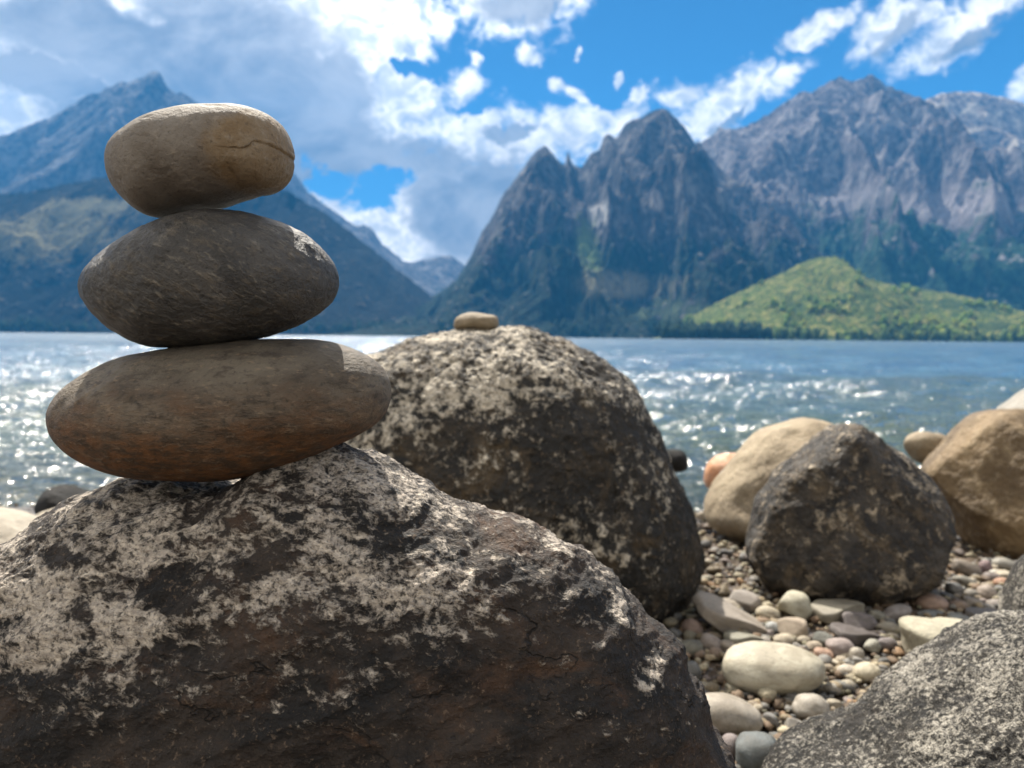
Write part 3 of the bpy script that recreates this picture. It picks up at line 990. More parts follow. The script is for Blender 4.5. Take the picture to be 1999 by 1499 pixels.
# top stone, with an ochre end and a curved crack
ts_out = [(204, 312), (208, 288), (224, 264), (256, 238), (300, 218), (360, 206), (420, 202), (480, 208), (520, 222), (552, 248), (570, 284), (573, 316), (566, 344), (544, 368), (500, 387), (440, 404), (385, 415), (335, 424), (304, 425), (278, 416), (248, 395), (224, 368), (210, 340)]
CRACK = np.array([(448, 285), (464, 282), (474, 274), (481, 264), (500, 265), (520, 270), (538, 278), (547, 290), (554, 308), (556, 324)], float)
ck = []
for a_, b_ in zip(CRACK[:-1], CRACK[1:]):
    ck.append(a_ + (b_ - a_) * np.linspace(0, 1, 12, endpoint=False)[:, None])
ck = np.concatenate(ck)
CK3 = np.array([at(x_, y_, Y_STACK - 0.045) for x_, y_ in ck])       # the crack's course on the stone's front (x and z used)
BUL = at(503, 318, Y_STACK - 0.045)


def top_disp(V, N):
    d = -0.0022 * np.clip(gnoise(V / 0.011, 58) - 0.38, 0, 1) - 0.003 * np.clip(gnoise(V / 0.03, 59) - 0.34, 0, 1) + 0.0020 * fbm(V / 0.06, 3, seed=51) + 0.00030 * fbm(V / 0.009, 4, 0.6, seed=52)
    fr = (N[:, 1] < 0.2) & (np.abs(V[:, 0] - BUL[0]) < 0.05)
    W = V[fr][:, [0, 2]]
    if len(W):
        W = W + 0.0006 * np.stack([gnoise(V[fr] / 0.004, 55), gnoise(V[fr] / 0.004, 56)], -1)
        dist = np.sqrt(((W[:, None, :] - CK3[None, :, [0, 2]]) ** 2).sum(-1)).min(1)
        b = np.hypot((W[:, 0] - BUL[0]) / 0.019, (W[:, 1] - BUL[2]) / 0.0175)
        above = W[:, 1] > np.interp(W[:, 0], CK3[:, 0], CK3[:, 2])
        vary = 0.55 + 0.9 * np.clip(gnoise(V[fr] / 0.007, 57) + 0.4, 0, 1)
        d[fr] += np.where(above & (W[:, 0] > CK3[3, 0] - 0.01), 0.0011 * np.exp(-dist / 0.0045), 0.0)
        d[fr] += 0.0021 * np.clip(1.05 - b ** 2, 0, 1) ** 0.7 - 0.0009 * vary * np.exp(-(dist / (0.00055 * vary)) ** 2) - 0.0007 * np.exp(-(dist / 0.0022) ** 2)
    return d


o = rock("balanced_stone", ts_out, Y_STACK, 0.052, 0.052, None, "smooth tan oval stone with an ochre end on top of the stack", "stone", nth=620, nph=400,
         disp=top_disp, group="stones balanced in a stack", pw=2.1, smooth=3, sm=0, fit=7, qs=16)
pl_ = at(508, 305, Y_STACK - 0.035) - np.array(o.location)
o.data.materials.append(worn_mat("tan_stone", ((0.132, 0.112, 0.092), (0.195, 0.172, 0.146), (0.100, 0.086, 0.072)), 17.0, (0.36, 0.31, 0.25), 0.30,
                                 patch=(pl_, (0.031, 0.06, 0.032), (0.185, 0.122, 0.060), (0.225, 0.165, 0.100)), blot=0.3, bumpd=0.0017, grain=360.0, pore=0.5))

# ------------------------------------------------------------------ other boulders
big_out = [(520, 1010), (545, 900), (590, 800), (650, 725), (720, 688), (790, 660), (850, 644), (905, 637), (955, 640), (985, 635), (1030, 640), (1075, 655), (1130, 675),
           (1185, 705), (1235, 745), (1262, 790), (1285, 840), (1303, 890), (1325, 945), (1352, 1000), (1372, 1050), (1378, 1095), (1362, 1150), (1335, 1200), (1300, 1232),
           (1200, 1290), (1000, 1330), (800, 1300), (620, 1200)]
m_big = lambda b: lichen_mat("mottled_granite", (0.012, 0.012, 0.012), (0.028, 0.025, 0.022), (0.150, 0.102, 0.050), (0.66, 0.59, 0.48), (0.40, 0.355, 0.285),
                   patch=7.5, mott=50.0, cover=0.482, zlo=0.22 - b[2], zhi=0.46 - b[2], zlow_cov=-0.028, zhi_cov=0.012, grain=130.0, bumpd=0.012, rust_amt=0.5,
    spots=[(at(1290, 1130, 1.25) - b, (0.16, 0.5, 0.14), -0.02), (at(860, 760, 1.25) - b, (0.2, 0.5, 0.08), 0.05)])
rock("boulder", big_out, 1.48, 0.30, 0.36, m_big, "big black and white mottled boulder behind the stacked stones", "boulder", nth=800, nph=420, pw=2.2, center=(960, 980),
     disp=bumps((0.30, 0.022, 3, 61, fbm), (0.09, 0.012, 4, 62, fbm), (0.032, 0.0085, 4, 63, ridged), (0.011, 0.0030, 3, 64, fbm)))

m_tan_small = worn_mat("tan_pebble", ((0.165, 0.128, 0.080), (0.24, 0.19, 0.125), (0.13, 0.10, 0.066)), 20.0, (0.45, 0.38, 0.28), 0.3, bumpd=0.002)
rock("perched_stone", [(885, 634), (888, 622), (902, 613), (920, 609), (945, 612), (968, 616), (974, 626), (972, 640), (950, 646), (915, 646), (890, 643)], 1.46, 0.032, 0.032,
     m_tan_small, "small flat tan stone lying on the crown of the mottled boulder", "stone", nth=90, nph=60, disp=bumps((0.04, 0.003, 3, 66, fbm)))

mid_out = [(1455, 1085), (1462, 1030), (1470, 990), (1492, 955), (1520, 915), (1560, 880), (1600, 850), (1632, 826), (1665, 822), (1695, 838), (1730, 862), (1765, 890),
           (1800, 920), (1830, 955), (1848, 985), (1862, 1020), (1858, 1070), (1848, 1110), (1815, 1150), (1760, 1180), (1690, 1195), (1600, 1190), (1530, 1170), (1480, 1130)]
m_midrock = lichen_mat("brown_boulder", (0.014, 0.013, 0.013), (0.048, 0.041, 0.034), (0.150, 0.108, 0.062), (0.40, 0.335, 0.25), (0.25, 0.205, 0.15),
                       patch=9.0, mott=38.0, cover=0.445, zlo=0.0, zhi=0.4, zlow_cov=0.0, zhi_cov=0.02, grain=120.0, bumpd=0.010, rust_amt=0.65)
rock("boulder", mid_out, 1.50, 0.17, 0.20, m_midrock, "brown angular boulder with a peaked top standing on the pebbles", "boulder", nth=500, nph=300, pw=2.3,
     cuts=[((0.16, -0.90, 0.30), 0.098, 0.003), ((-0.68, -0.66, 0.30), 0.125, 0.003), ((0.52, -0.60, 0.60), 0.128, 0.004), ((-0.25, -0.55, 0.80), 0.160, 0.004), ((0.0, -0.75, -0.66), 0.165, 0.012)],
     disp=bumps((0.16, 0.012, 3, 71, fbm), (0.07, 0.012, 4, 72, ridged), (0.02, 0.003, 4, 73, fbm)))

tan_out = [(1378, 1000), (1388, 960), (1410, 920), (1440, 880), (1475, 848), (1520, 828), (1570, 820), (1610, 828), (1660, 850), (1700, 900), (1700, 980), (1650, 1050),
           (1560, 1095), (1480, 1085), (1425, 1055), (1390, 1030)]
m_tan = worn_mat("smooth_tan_boulder", ((0.215, 0.165, 0.105), (0.33, 0.265, 0.175), (0.17, 0.13, 0.085)), 6.0, (0.5, 0.42, 0.3), 0.35, grain=90.0, blot=0.4, bumpd=0.008, rough=0.75)
rock("boulder", tan_out, 2.02, 0.20, 0.20, m_tan, "smooth rounded tan boulder half hidden behind the peaked brown boulder", "boulder", nth=240, nph=160, pw=2.2,
     cuts=[((-0.65, -0.65, 0.40), 0.170, 0.010), ((0.1, -0.90, -0.25), 0.165, 0.012), ((0.1, -0.45, 0.88), 0.175, 0.012)],
     disp=bumps((0.18, 0.022, 3, 76, fbm), (0.06, 0.006, 4, 77, fbm)))

rt_out = [(1798, 925), (1815, 890), (1845, 855), (1880, 825), (1915, 803), (1950, 796), (2000, 800), (2080, 815), (2150, 880), (2180, 960), (2150, 1050), (2060, 1100), (1960, 1096),
          (1910, 1080), (1870, 1040), (1845, 1000), (1815, 965)]
m_rt = worn_mat("golden_brown_boulder", ((0.095, 0.062, 0.030), (0.230, 0.160, 0.085), (0.34, 0.255, 0.15)), 4.5, (0.42, 0.34, 0.23), 0.35, dark=(0.03, 0.024, 0.018),
                grain=75.0, blot=0.6, bumpd=0.010, pore=0.4)
rock("boulder", rt_out, 1.95, 0.22, 0.24, m_rt, "golden brown angular boulder at the right edge by the water", "boulder", nth=360, nph=220, pw=2.3,
     cuts=[((-0.74, -0.58, 0.34), 0.150, 0.004), ((0.15, -0.95, 0.20), 0.140, 0.004), ((0.2, -0.50, 0.84), 0.160, 0.006)],
     disp=bumps((0.2, 0.014, 3, 81, fbm), (0.06, 0.006, 4, 82, fbm), (0.018, 0.002, 3, 83, fbm)))

rock("stone", [(1765, 868), (1772, 850), (1795, 841), (1825, 844), (1850, 852), (1858, 880), (1845, 905), (1810, 910), (1780, 895)], 2.2, 0.06, 0.06, m_tan_small,
     "small rounded tan stone tucked against the left of the golden boulder", "stone", nth=90, nph=60, disp=bumps((0.08, 0.012, 3, 85, fbm)))
m_greyrock = worn_mat("grey_rock", ((0.20, 0.19, 0.165), (0.29, 0.27, 0.235), (0.15, 0.14, 0.125)), 6.0, (0.4, 0.37, 0.32), 0.4, grain=80.0, blot=0.4, bumpd=0.008)
rock("boulder", [(1945, 800), (1965, 785), (1990, 768), (2040, 750), (2120, 770), (2150, 850), (2050, 880), (1960, 850)], 2.25, 0.16, 0.16, m_greyrock,
     "pale grey boulder showing at the right edge behind the golden boulder", "boulder", nth=90, nph=60, disp=bumps((0.1, 0.008, 3, 86, fbm)))
m_orange = worn_mat("orange_rock", ((0.46, 0.20, 0.085), (0.55, 0.30, 0.16), (0.4, 0.3, 0.22)), 8.0, (0.6, 0.45, 0.35), 0.3, grain=90.0, bumpd=0.005, rough=0.45)
rock("stone", [(1374, 930), (1380, 905), (1400, 888), (1430, 884), (1470, 890), (1480, 930), (1450, 965), (1400, 960), (1380, 950)], 2.40, 0.08, 0.08, m_orange,
     "orange stone at the waterline left of the smooth tan boulder", "stone", nth=100, nph=70, disp=bumps((0.08, 0.006, 3, 87, fbm)))
m_wet = worn_mat("wet_grey_rock", ((0.075, 0.085, 0.085), (0.15, 0.16, 0.155), (0.2, 0.2, 0.19)), 12.0, (0.33, 0.34, 0.33), 0.5, grain=90.0, blot=0.5, bumpd=0.006, rough=0.3)
rock("stone", [(1373, 1000), (1380, 965), (1395, 935), (1420, 905), (1445, 890), (1470, 910), (1460, 970), (1430, 1020), (1395, 1030)], 2.16, 0.05, 0.05, m_wet,
     "wet grey slab leaning on the left side of the smooth tan boulder", "stone", nth=110, nph=70, disp=bumps((0.05, 0.005, 3, 88, fbm)))
m_black = worn_mat("wet_black_rock", ((0.005, 0.005, 0.005), (0.010, 0.009, 0.008), (0.014, 0.012, 0.010)), 8.0, (0.02, 0.018, 0.016), 0.2, grain=90.0, bumpd=0.006, rough=0.9)
rock("stone", [(1270, 905), (1285, 880), (1315, 876), (1335, 882), (1343, 900), (1341, 915), (1325, 922), (1290, 925)], 2.3, 0.05, 0.05, m_black,
     "small black stone in the water peeping out right of the mottled boulder", "stone", nth=90, nph=60, disp=bumps((0.05, 0.005, 3, 89, fbm)))
rock("stone", [(66, 995), (78, 968), (100, 950), (125, 946), (150, 955), (190, 965), (230, 985), (235, 1010), (180, 1022), (110, 1018), (75, 1008)], 2.35, 0.10, 0.10, m_black,
     "dark wet stone in the glittering shallows at the far left", "stone", nth=110, nph=70, disp=bumps((0.08, 0.010, 3, 90, fbm)))
rock("stone", [(205, 950), (215, 936), (240, 930), (290, 930), (330, 945), (330, 970), (260, 978), (215, 968)], 2.2, 0.07, 0.07, m_wet,
     "dark grey stone just visible under the left end of the bottom balanced stone", "stone", nth=90, nph=60, disp=bumps((0.07, 0.006, 3, 91, fbm)))
m_pale = worn_mat("pale_shore_rock", ((0.24, 0.205, 0.155), (0.38, 0.335, 0.265), (0.18, 0.155, 0.12)), 8.0, (0.6, 0.55, 0.46), 0.3, grain=90.0, blot=0.4, bumpd=0.005)
rock("stone", [(-160, 1060), (-130, 1020), (-60, 995), (0, 990), (50, 1000), (95, 1018), (140, 1040), (130, 1090), (20, 1110), (-100, 1100)], 1.75, 0.12, 0.12, m_pale,
     "pale sunlit flat rock at the left edge behind the large boulder", "stone", nth=120, nph=80, disp=bumps((0.1, 0.008, 3, 92, fbm)))
rock("stone", [(60, 1012), (75, 1000), (110, 990), (150, 986), (185, 998), (200, 1015), (150, 1030), (90, 1028)], 2.0, 0.06, 0.06, m_pale,
     "small pale wet stone in front of the dark wet stone at far left", "stone", nth=80, nph=60, disp=bumps((0.06, 0.006, 3, 93, fbm)))

br_out = [(1470, 1545), (1500, 1505), (1540, 1470), (1600, 1420), (1650, 1375), (1700, 1335), (1760, 1290), (1820, 1258), (1880, 1232), (1940, 1210), (2000, 1198), (2120, 1190),
          (2260, 1240), (2380, 1400), (2400, 1650), (2250, 1900), (1950, 2000), (1650, 1900), (1480, 1700)]
m_br = lichen_mat("rough_grey_granite", (0.013, 0.013, 0.013), (0.036, 0.033, 0.030), (0.08, 0.066, 0.042), (0.58, 0.54, 0.465), (0.33, 0.305, 0.26),
                  patch=14.0, mott=240.0, cover=0.482, zlo=0.1, zhi=0.3, zlow_cov=0.0, zhi_cov=0.012, grain=560.0, bumpd=0.0060, rust_amt=0.3)
rock("boulder", br_out, 0.66, 0.17, 0.18, m_br, "rough grey granular boulder in the bottom right corner", "boulder", nth=800, nph=460, pw=2.15, center=(1930, 1600),
     disp=bumps((0.14, 0.010, 3, 95, fbm), (0.05, 0.010, 4, 96, ridged), (0.012, 0.0040, 4, 97, fbm), (0.004, 0.0009, 3, 98, fbm)))
rock("stone", [(1962, 1200), (1972, 1160), (1985, 1110), (2010, 1080), (2080, 1075), (2130, 1150), (2110, 1260), (2020, 1270), (1970, 1250)], 1.0, 0.07, 0.08, m_br,
     "grey speckled rock at the right edge above the rough grey boulder", "boulder", nth=160, nph=100, disp=bumps((0.06, 0.006, 3, 99, fbm), (0.015, 0.0025, 3, 100, fbm)))


# ------------------------------------------------------------------ pebbles
def pebble_mat():
    m, nt, out = material("pebble_stone")
    O = nt.coord('Object')
    inf = nt.node('ShaderNodeObjectInfo')
    off = nt.math('MULTIPLY', inf.outputs['Random'], 40.0)
    Q = nt.vmath('ADD', O, nt.comb(off, off, off))
    n1 = nt.noise(Q, 1.6, 5.0, 0.6, 0.5)
    n2 = nt.noise(Q, 14.0, 4.0, 0.65)
    base = inf.outputs['Color']
    c = nt.mix(nt.step(n1, 0.35, 0.65), nt.mix(1.0, base, (0.72, 0.68, 0.62), 'MULTIPLY'), nt.mix(1.0, base, (1.12, 1.10, 1.06), 'MULTIPLY'))
    c = nt.mix(nt.step(n2, 0.30, 0.46, 0.45, 0.0), c, (0.06, 0.05, 0.04))
    c = nt.mix(nt.step(n2, 0.58, 0.72, 0.0, 0.25), c, (0.6, 0.55, 0.48))
    b = nt.bump(nt.math('ADD', n2, nt.math('MULTIPLY', n1, 0.8)), 0.0012, 0.8)
    nt.l.new(nt.principled(c, nt.step(n1, 0.3, 0.7, 0.55, 0.75), b, 0.4), out.inputs[0])
    return m


M_PEB = pebble_mat()
PEB = []
for i in range(10):
    V, T = blob_template(4, i)
    ex = (2.0, 2.3, 2.7, 2.1, 3.2, 2.5, 2.0, 2.9, 2.2, 3.6)[i]
    V = V / (np.abs(V) ** ex).sum(1)[:, None] ** (1 / ex)
    V = V * (1 + (0.10 + 0.02 * (i % 4)) * fbm(V * 0.9 + i * 5.1, 3, seed=200 + i)[:, None] * 1.6)
    if i in (4, 5, 7, 9):          # a few broken, flat-faced ones
        rg = np.random.default_rng(i)
        for _ in range(4 if i != 1 else 2):
            n = rg.normal(size=3)
            n /= np.linalg.norm(n)
            dd = V @ n - 0.66
            V = V - (0.05 * np.logaddexp(0, dd / 0.05))[:, None] * n
    V /= np.abs(V).max(0)
    me = mesh_from("pebble", V, None, T)
    me.materials.append(M_PEB)
    PEB.append(me)


def pebble(cx, cy, w, h, rot, col, label, cat="pebble", shape=None, group=None, name="pebble", rng=random.Random(9), yaw=None, lift=0.0):
    Y0 = on_z(cx, cy + h * 0.3, 0.0)[1]
    hz = h * 0.5 * Y0 / F * 0.95
    p = on_z(cx, cy, hz * 0.75 + lift + float(ground_z(0, np.array(min(Y0, 2.3)))))
    if p[1] > 3.2 or p[1] < 0.3:
        p = at(cx, cy, min(max(p[1], 0.3), 3.2))
    Y0 = p[1]
    a = w * 0.5 * Y0 / F
    hz = h * 0.5 * Y0 / F * 0.92
    o = bpy.data.objects.new(name, PEB[rng.randrange(10) if shape is None else shape])
    o.location = p
    o.scale = (a, (a * 0.45 + hz * 0.65), hz)
    o.rotation_euler = (R(rng.uniform(-8, 8)), R(-rot), R(rng.uniform(-12, 12) if yaw is None else yaw))
    lum = sum(col) / 3
    o.color = (*[0.86 * (0.72 * q + 0.28 * lum) for q in col], 1)
    COL.objects.link(o)
    o['label'] = label
    o['category'] = cat
    if group:
        o['group'] = group
    return o


G = "pebbles lying among the boulders"
TRACED = [
    (1508, 1305, 204, 100, 2, (0.52, 0.48, 0.36), "largest cream oblong pebble, half in shadow, among the gravel", 8),
    (1420, 1396, 146, 84, -14, (0.42, 0.37, 0.30), "beige oval pebble against the right flank of the large front boulder", 0),
    (1584, 1382, 74, 60, -6, (0.46, 0.42, 0.36), "round pale pebble just left of the rough grey boulder", 3),
    (1480, 1474, 92, 88, -5, (0.13, 0.155, 0.165), "blue-grey rounded pebble at the bottom edge of the picture", 2),
    (1546, 1184, 74, 66, 4, (0.44, 0.42, 0.31), "squarish pale greenish pebble under the peaked brown boulder", 7),
    (1500, 1199, 50, 36, -8, (0.50, 0.44, 0.31), "yellowish round pebble left of the squarish pale pebble", 0),
    (1434, 1212, 180, 60, -27, (0.33, 0.285, 0.24), "long grey tan slab sloping down from the mottled boulder", 4),
    (1455, 1174, 66, 42, -4, (0.34, 0.30, 0.27), "pinkish grey stone behind the long sloping slab", 5),
    (1547, 1226, 58, 42, 5, (0.44, 0.35, 0.25), "lumpy pinkish tan pebble below the squarish pale pebble", 9),
    (1637, 1193, 104, 52, 3, (0.29, 0.265, 0.20), "broad olive tan flat stone under the peaked brown boulder", 4),
    (1676, 1214, 68, 38, -6, (0.17, 0.145, 0.15), "purple grey broken stone right of the olive flat stone", 9),
    (1676, 1242, 112, 42, -14, (0.115, 0.095, 0.095), "long dark purple slab lying below the purple grey stone", 4),
    (1750, 1197, 58, 32, 26, (0.29, 0.265, 0.27), "tilted lilac grey oblong pebble in front of the brown boulder", 1),
    (1820, 1178, 62, 38, 0, (0.34, 0.215, 0.155), "brownish pink egg shaped pebble right of the brown boulder's foot", 0),
    (1871, 1185, 40, 30, 4, (0.26, 0.175, 0.115), "small brown pebble beside the brownish pink egg pebble", 3),
    (1886, 1112, 58, 38, -24, (0.24, 0.195, 0.15), "tilted brown pebble right of the peaked brown boulder", 2),
    (1885, 1138, 54, 28, -18, (0.24, 0.23, 0.19), "grey olive flat pebble below the tilted brown pebble", 1),
    (1926, 1158, 38, 36, 0, (0.38, 0.31, 0.26), "pinkish grey round pebble below the orange pebble", 3),
    (1960, 1101, 44, 26, -6, (0.34, 0.33, 0.29), "grey rounded pebble at the foot of the golden brown boulder", 0),
    (1953, 1121, 42, 18, -8, (0.52, 0.51, 0.45), "thin whitish pebble above the orange pebble", 1),
    (1962, 1141, 44, 27, -14, (0.55, 0.27, 0.14), "bright orange pebble near the right edge", 0),
    (1924, 1109, 22, 34, 4, (0.24, 0.15, 0.165), "small upright mauve pebble below the golden brown boulder", 2),
    (1607, 1250, 40, 34, 0, (0.15, 0.16, 0.14), "dark grey green pebble left of the dark purple slab", 5),
    (1640, 1265, 58, 40, -4, (0.32, 0.255, 0.245), "mauve grey rounded pebble below the dark purple slab", 2),
    (1671, 1278, 34, 32, 0, (0.42, 0.38, 0.31), "cream pebble right of the mauve grey pebble", 3),
    (1700, 1263, 38, 30, 20, (0.36, 0.36, 0.30), "pale greenish pebble at the end of the dark purple slab", 7),
    (1731, 1257, 36, 28, 0, (0.22, 0.185, 0.195), "mauve pebble left of the large flat greenish rock", 2),
    (1690, 1312, 54, 38, 16, (0.60, 0.53, 0.37), "bright yellowish cream pebble in the sun beside the rough grey boulder", 1),
    (1653, 1309, 40, 25, 10, (0.54, 0.48, 0.39), "off-white flat pebble left of the bright cream pebble", 0),
    (1608, 1278, 40, 26, -12, (0.50, 0.29, 0.19), "orange pink pebble at the right end of the largest cream pebble", 2),
    (1643, 1291, 27, 23, 0, (0.50, 0.42, 0.30), "small cream ball pebble above the off-white flat pebble", 3),
    (1553, 1350, 48, 23, -6, (0.12, 0.125, 0.12), "dark shiny flat pebble below the largest cream pebble", 1),
    (1553, 1422, 42, 38, -20, (0.34, 0.32, 0.29), "pale grey pebble above the blue-grey pebble", 9),
    (1352, 1228, 44, 42, -30, (0.25, 0.165, 0.13), "reddish brown egg pebble in the shade of the mottled boulder", 0),
    (1348, 1266, 54, 38, 0, (0.19, 0.185, 0.145), "grey green pebble by the edge of the front boulder", 3),
    (1388, 1257, 46, 36, -30, (0.29, 0.24, 0.215), "mauve tan pebble right of the grey green pebble", 2),
    (1422, 1263, 42, 26, -20, (0.33, 0.275, 0.21), "tan pebble left of the olive grey flat pebble", 1),
    (1452, 1249, 78, 36, -8, (0.25, 0.245, 0.185), "olive grey flat pebble above the largest cream pebble", 4),
    (1348, 1312, 40, 46, 0, (0.15, 0.155, 0.155), "dark blue-grey pebble touching the front boulder's edge", 2),
    (1376, 1346, 44, 28, 0, (0.33, 0.28, 0.19), "tan pebble above the beige oval pebble", 5),
    (1425, 1458, 44, 54, -35, (0.27, 0.22, 0.22), "mauve grey pebble between the front boulder and the blue-grey pebble", 1),
    (1820, 1200, 60, 18, 0, (0.20, 0.225, 0.23), "thin blue-grey slate behind the large flat greenish rock", 1),
    (1885, 1213, 66, 28, -12, (0.24, 0.25, 0.23), "grey green flat stone right of the large flat greenish rock", 4),
    (1928, 1200, 84, 28, -4, (0.145, 0.135, 0.135), "dark slate slab near the right edge above the rough boulder", 4),
    (1950, 1182, 48, 24, -6, (0.30, 0.26, 0.235), "pinkish grey oval pebble above the dark slate slab", 0),
    (1902, 1179, 46, 26, -22, (0.29, 0.255, 0.22), "tilted greyish pebble between the brown and pinkish grey pebbles", 2),
    (1966, 1163, 32, 28, 0, (0.27, 0.27, 0.21), "olive pebble right of the pinkish grey round pebble", 3),
    (1730, 1226, 52, 26, -4, (0.30, 0.27, 0.205), "tan grey broken stone right of the purple grey stone", 7),
    (1712, 1203, 34, 26, -20, (0.24, 0.23, 0.18), "small olive pebble under the middle of the brown boulder", 2),
    (1511, 1226, 36, 26, -15, (0.40, 0.43, 0.45), "small bluish white pebble left of the lumpy tan pebble", 0),
    (1590, 1262, 34, 24, 0, (0.45, 0.37, 0.27), "sandy pebble above the right end of the largest cream pebble", 3),
    (1530, 1250, 40, 26, 8, (0.47, 0.40, 0.28), "sandy yellow pebble behind the largest cream pebble", 2),
    (1492, 1252, 28, 20, 0, (0.42, 0.38, 0.33), "small greyish pebble behind the left of the largest cream pebble", 3),
    (1655, 1338, 30, 24, 0, (0.48, 0.42, 0.31), "sandy round pebble below the off-white flat pebble", 3),
    (1625, 1345, 34, 26, -10, (0.40, 0.37, 0.31), "greyish cream pebble right of the round pale pebble's top", 0),
    (1590, 1430, 30, 22, 10, (0.36, 0.26, 0.18), "little brown pebble right of the pale grey pebble", 2),
    (1505, 1408, 30, 36, 30, (0.25, 0.25, 0.25), "small grey pebble right of the beige oval pebble", 5),
    (1420, 1180, 58, 24, 6, (0.42, 0.36, 0.28), "flat sandy stone in the gravel gap below the mottled boulder", 1),
    (1812, 1150, 30, 22, 0, (0.22, 0.21, 0.19), "dim grey pebble under the right foot of the brown boulder", 3),
    (1862, 1150, 34, 30, -25, (0.20, 0.20, 0.20), "dark grey tilted pebble right of the brown boulder's foot", 2),
    (1898, 1160, 32, 22, 0, (0.25, 0.23, 0.20), "grey pebble left of the pinkish grey round pebble", 0),
]
for (cx, cy, w, h, rot, col, lab, shp) in TRACED:
    pebble(cx, cy, w, h, rot, tuple(x * 0.9 for x in col), lab, shape=shp)

rock("flat_stone", [(1750, 1218), (1765, 1207), (1795, 1204), (1850, 1208), (1900, 1218), (1945, 1236), (1930, 1270), (1860, 1300), (1790, 1300), (1772, 1275), (1760, 1245)], 1.15, 0.05, 0.07,
     worn_mat("greenish_flat_rock", ((0.29, 0.27, 0.20), (0.39, 0.36, 0.28), (0.24, 0.21, 0.15)), 14.0, (0.46, 0.43, 0.35), 0.4, grain=140.0, blot=0.45, bumpd=0.004),
     "large flat greenish tan stone half hidden by the rough grey boulder", "stone", nth=140, nph=90, pw=2.6, disp=bumps((0.05, 0.004, 3, 111, fbm), (0.012, 0.0008, 3, 112, fbm)))

# smaller pebbles filling the gaps: each its own object, labelled by colour and place
COLS = [("cream", (0.46, 0.40, 0.29)), ("tan", (0.36, 0.285, 0.19)), ("grey", (0.25, 0.24, 0.225)), ("dark grey", (0.13, 0.13, 0.13)), ("mauve", (0.22, 0.18, 0.17)),
        ("brown", (0.22, 0.15, 0.10)), ("olive", (0.24, 0.22, 0.15)), ("orange", (0.38, 0.24, 0.14))]
ZONES = [((1310, 1470, 1215, 1345), 46, "in the shade between the front and mottled boulders", (9, 24)),
         ((1365, 1480, 1000, 1180), 44, "in the gravel gap left of the peaked boulder", (8, 20)),
         ((1480, 1760, 1190, 1300), 46, "under the peaked brown boulder", (9, 22)),
         ((1560, 1730, 1270, 1400), 42, "in the sun beside the rough grey boulder", (8, 20)),
         ((1400, 1640, 1340, 1499), 36, "around the blue-grey pebble", (9, 22)),
         ((1780, 1990, 1095, 1215), 42, "right of the peaked brown boulder", (10, 24))]
rs = random.Random(77)
for (x0, x1, y0, y1), n, where, (s0, s1) in ZONES:
    for k in range(n):
        nm, col = rs.choices(COLS, (5, 7, 8, 5, 1.5, 3, 4, 0.8))[0]
        g = rs.uniform(0.8, 1.15)
        w = rs.uniform(s0, s1) * 1.5
        pebble(rs.uniform(x0, x1), rs.uniform(y0, y1), w, w * rs.uniform(0.5, 0.8), rs.uniform(-20, 20), tuple(c * g for c in col),
               "small %s pebble %s" % (nm, where), group="small %s pebbles %s" % (nm, where), rng=rs, yaw=rs.uniform(0, 180))


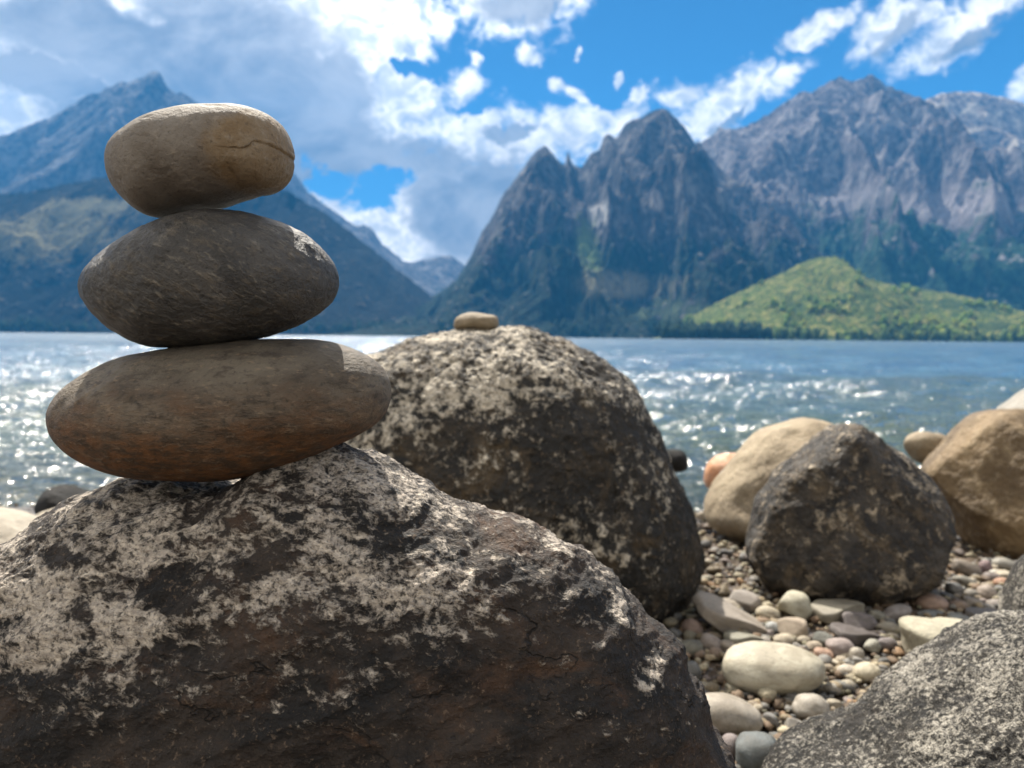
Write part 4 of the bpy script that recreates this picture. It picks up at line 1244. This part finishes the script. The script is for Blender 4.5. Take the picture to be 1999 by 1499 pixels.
def build_gravel():
    m, nt, out = material("gravel_stones")
    at_ = nt.node('ShaderNodeAttribute', attribute_name='tint')
    n = nt.noise(nt.node('ShaderNodeNewGeometry').outputs['Position'], 420.0, 3.0, 0.6)
    c = nt.mix(nt.step(n, 0.35, 0.6, 0.45, 0.0), at_.outputs['Color'], (0.05, 0.04, 0.03))
    nt.l.new(nt.principled(c, 0.75, nt.bump(n, 0.001, 0.7), 0.35), out.inputs[0])
    rng = np.random.default_rng(5)
    V0, T0 = blob_template(2, 0)
    n1, n2 = 6000, 4500
    y = np.concatenate([rng.uniform(0.62, 2.5, n1), rng.uniform(1.2, 3.0, n2)])
    x = np.concatenate([y[:n1] * rng.uniform(0.17, 0.80, n1), y[n1:] * rng.uniform(-0.9, 0.2, n2)])
    y[n1:n1 + 2600] = rng.uniform(0.55, 1.5, 2600)
    x[n1:n1 + 2600] = rng.uniform(-0.3, 0.5, 2600)
    n = len(x)
    s = np.clip(rng.lognormal(math.log(0.0042), 0.45, n), 0.002, 0.012)
    P = np.stack([x, y, ground_z(x, y) + s * rng.uniform(0.1, 1.1, n)], -1)
    Q = P * np.array([3, 3, 0])
    P[:, 2] += 0.010 * fbm(Q, 3, seed=5) + 0.003
    jit = 1 + np.where(rng.random(n) < 0.4, 0.30, 0.14)[:, None, None] * rng.standard_normal((n, len(V0), 1))
    sc_ = s[:, None] * np.stack([rng.uniform(0.9, 1.5, n), rng.uniform(0.8, 1.2, n), rng.uniform(0.5, 0.85, n)], -1)
    V = V0[None] * jit * sc_[:, None, :]
    a = rng.uniform(0, 2 * math.pi, n)
    ca, sa = np.cos(a)[:, None], np.sin(a)[:, None]
    V = np.stack([V[..., 0] * ca - V[..., 1] * sa, V[..., 0] * sa + V[..., 1] * ca, V[..., 2]], -1) + P[:, None, :]
    T = T0[None] + (np.arange(n) * len(V0))[:, None, None]
    me = mesh_from("gravel", V.reshape(-1, 3), None, T.reshape(-1, 3))
    pal = np.array([c for _, c in COLS])
    pick = rng.choice(len(pal), n, p=np.array([5, 7, 5, 2, 2, 4, 2, 1.5]) / 28.5)
    tint = pal[pick] * rng.uniform(0.4, 1.05, (n, 1)) * np.array([0.96, 0.97, 0.94])  # tint lowered so the shade between stones is partly in the colour
    cc = np.ones((n, len(V0), 4), np.float32)
    cc[:, :, :3] = tint[:, None, :]
    ca_ = me.color_attributes.new('tint', 'FLOAT_COLOR', 'POINT')
    ca_.data.foreach_set('color', cc.ravel())
    link("gravel", me, m, kind='stuff', label='fine mixed gravel filling the gaps between pebbles and boulders', category='gravel')


build_gravel()
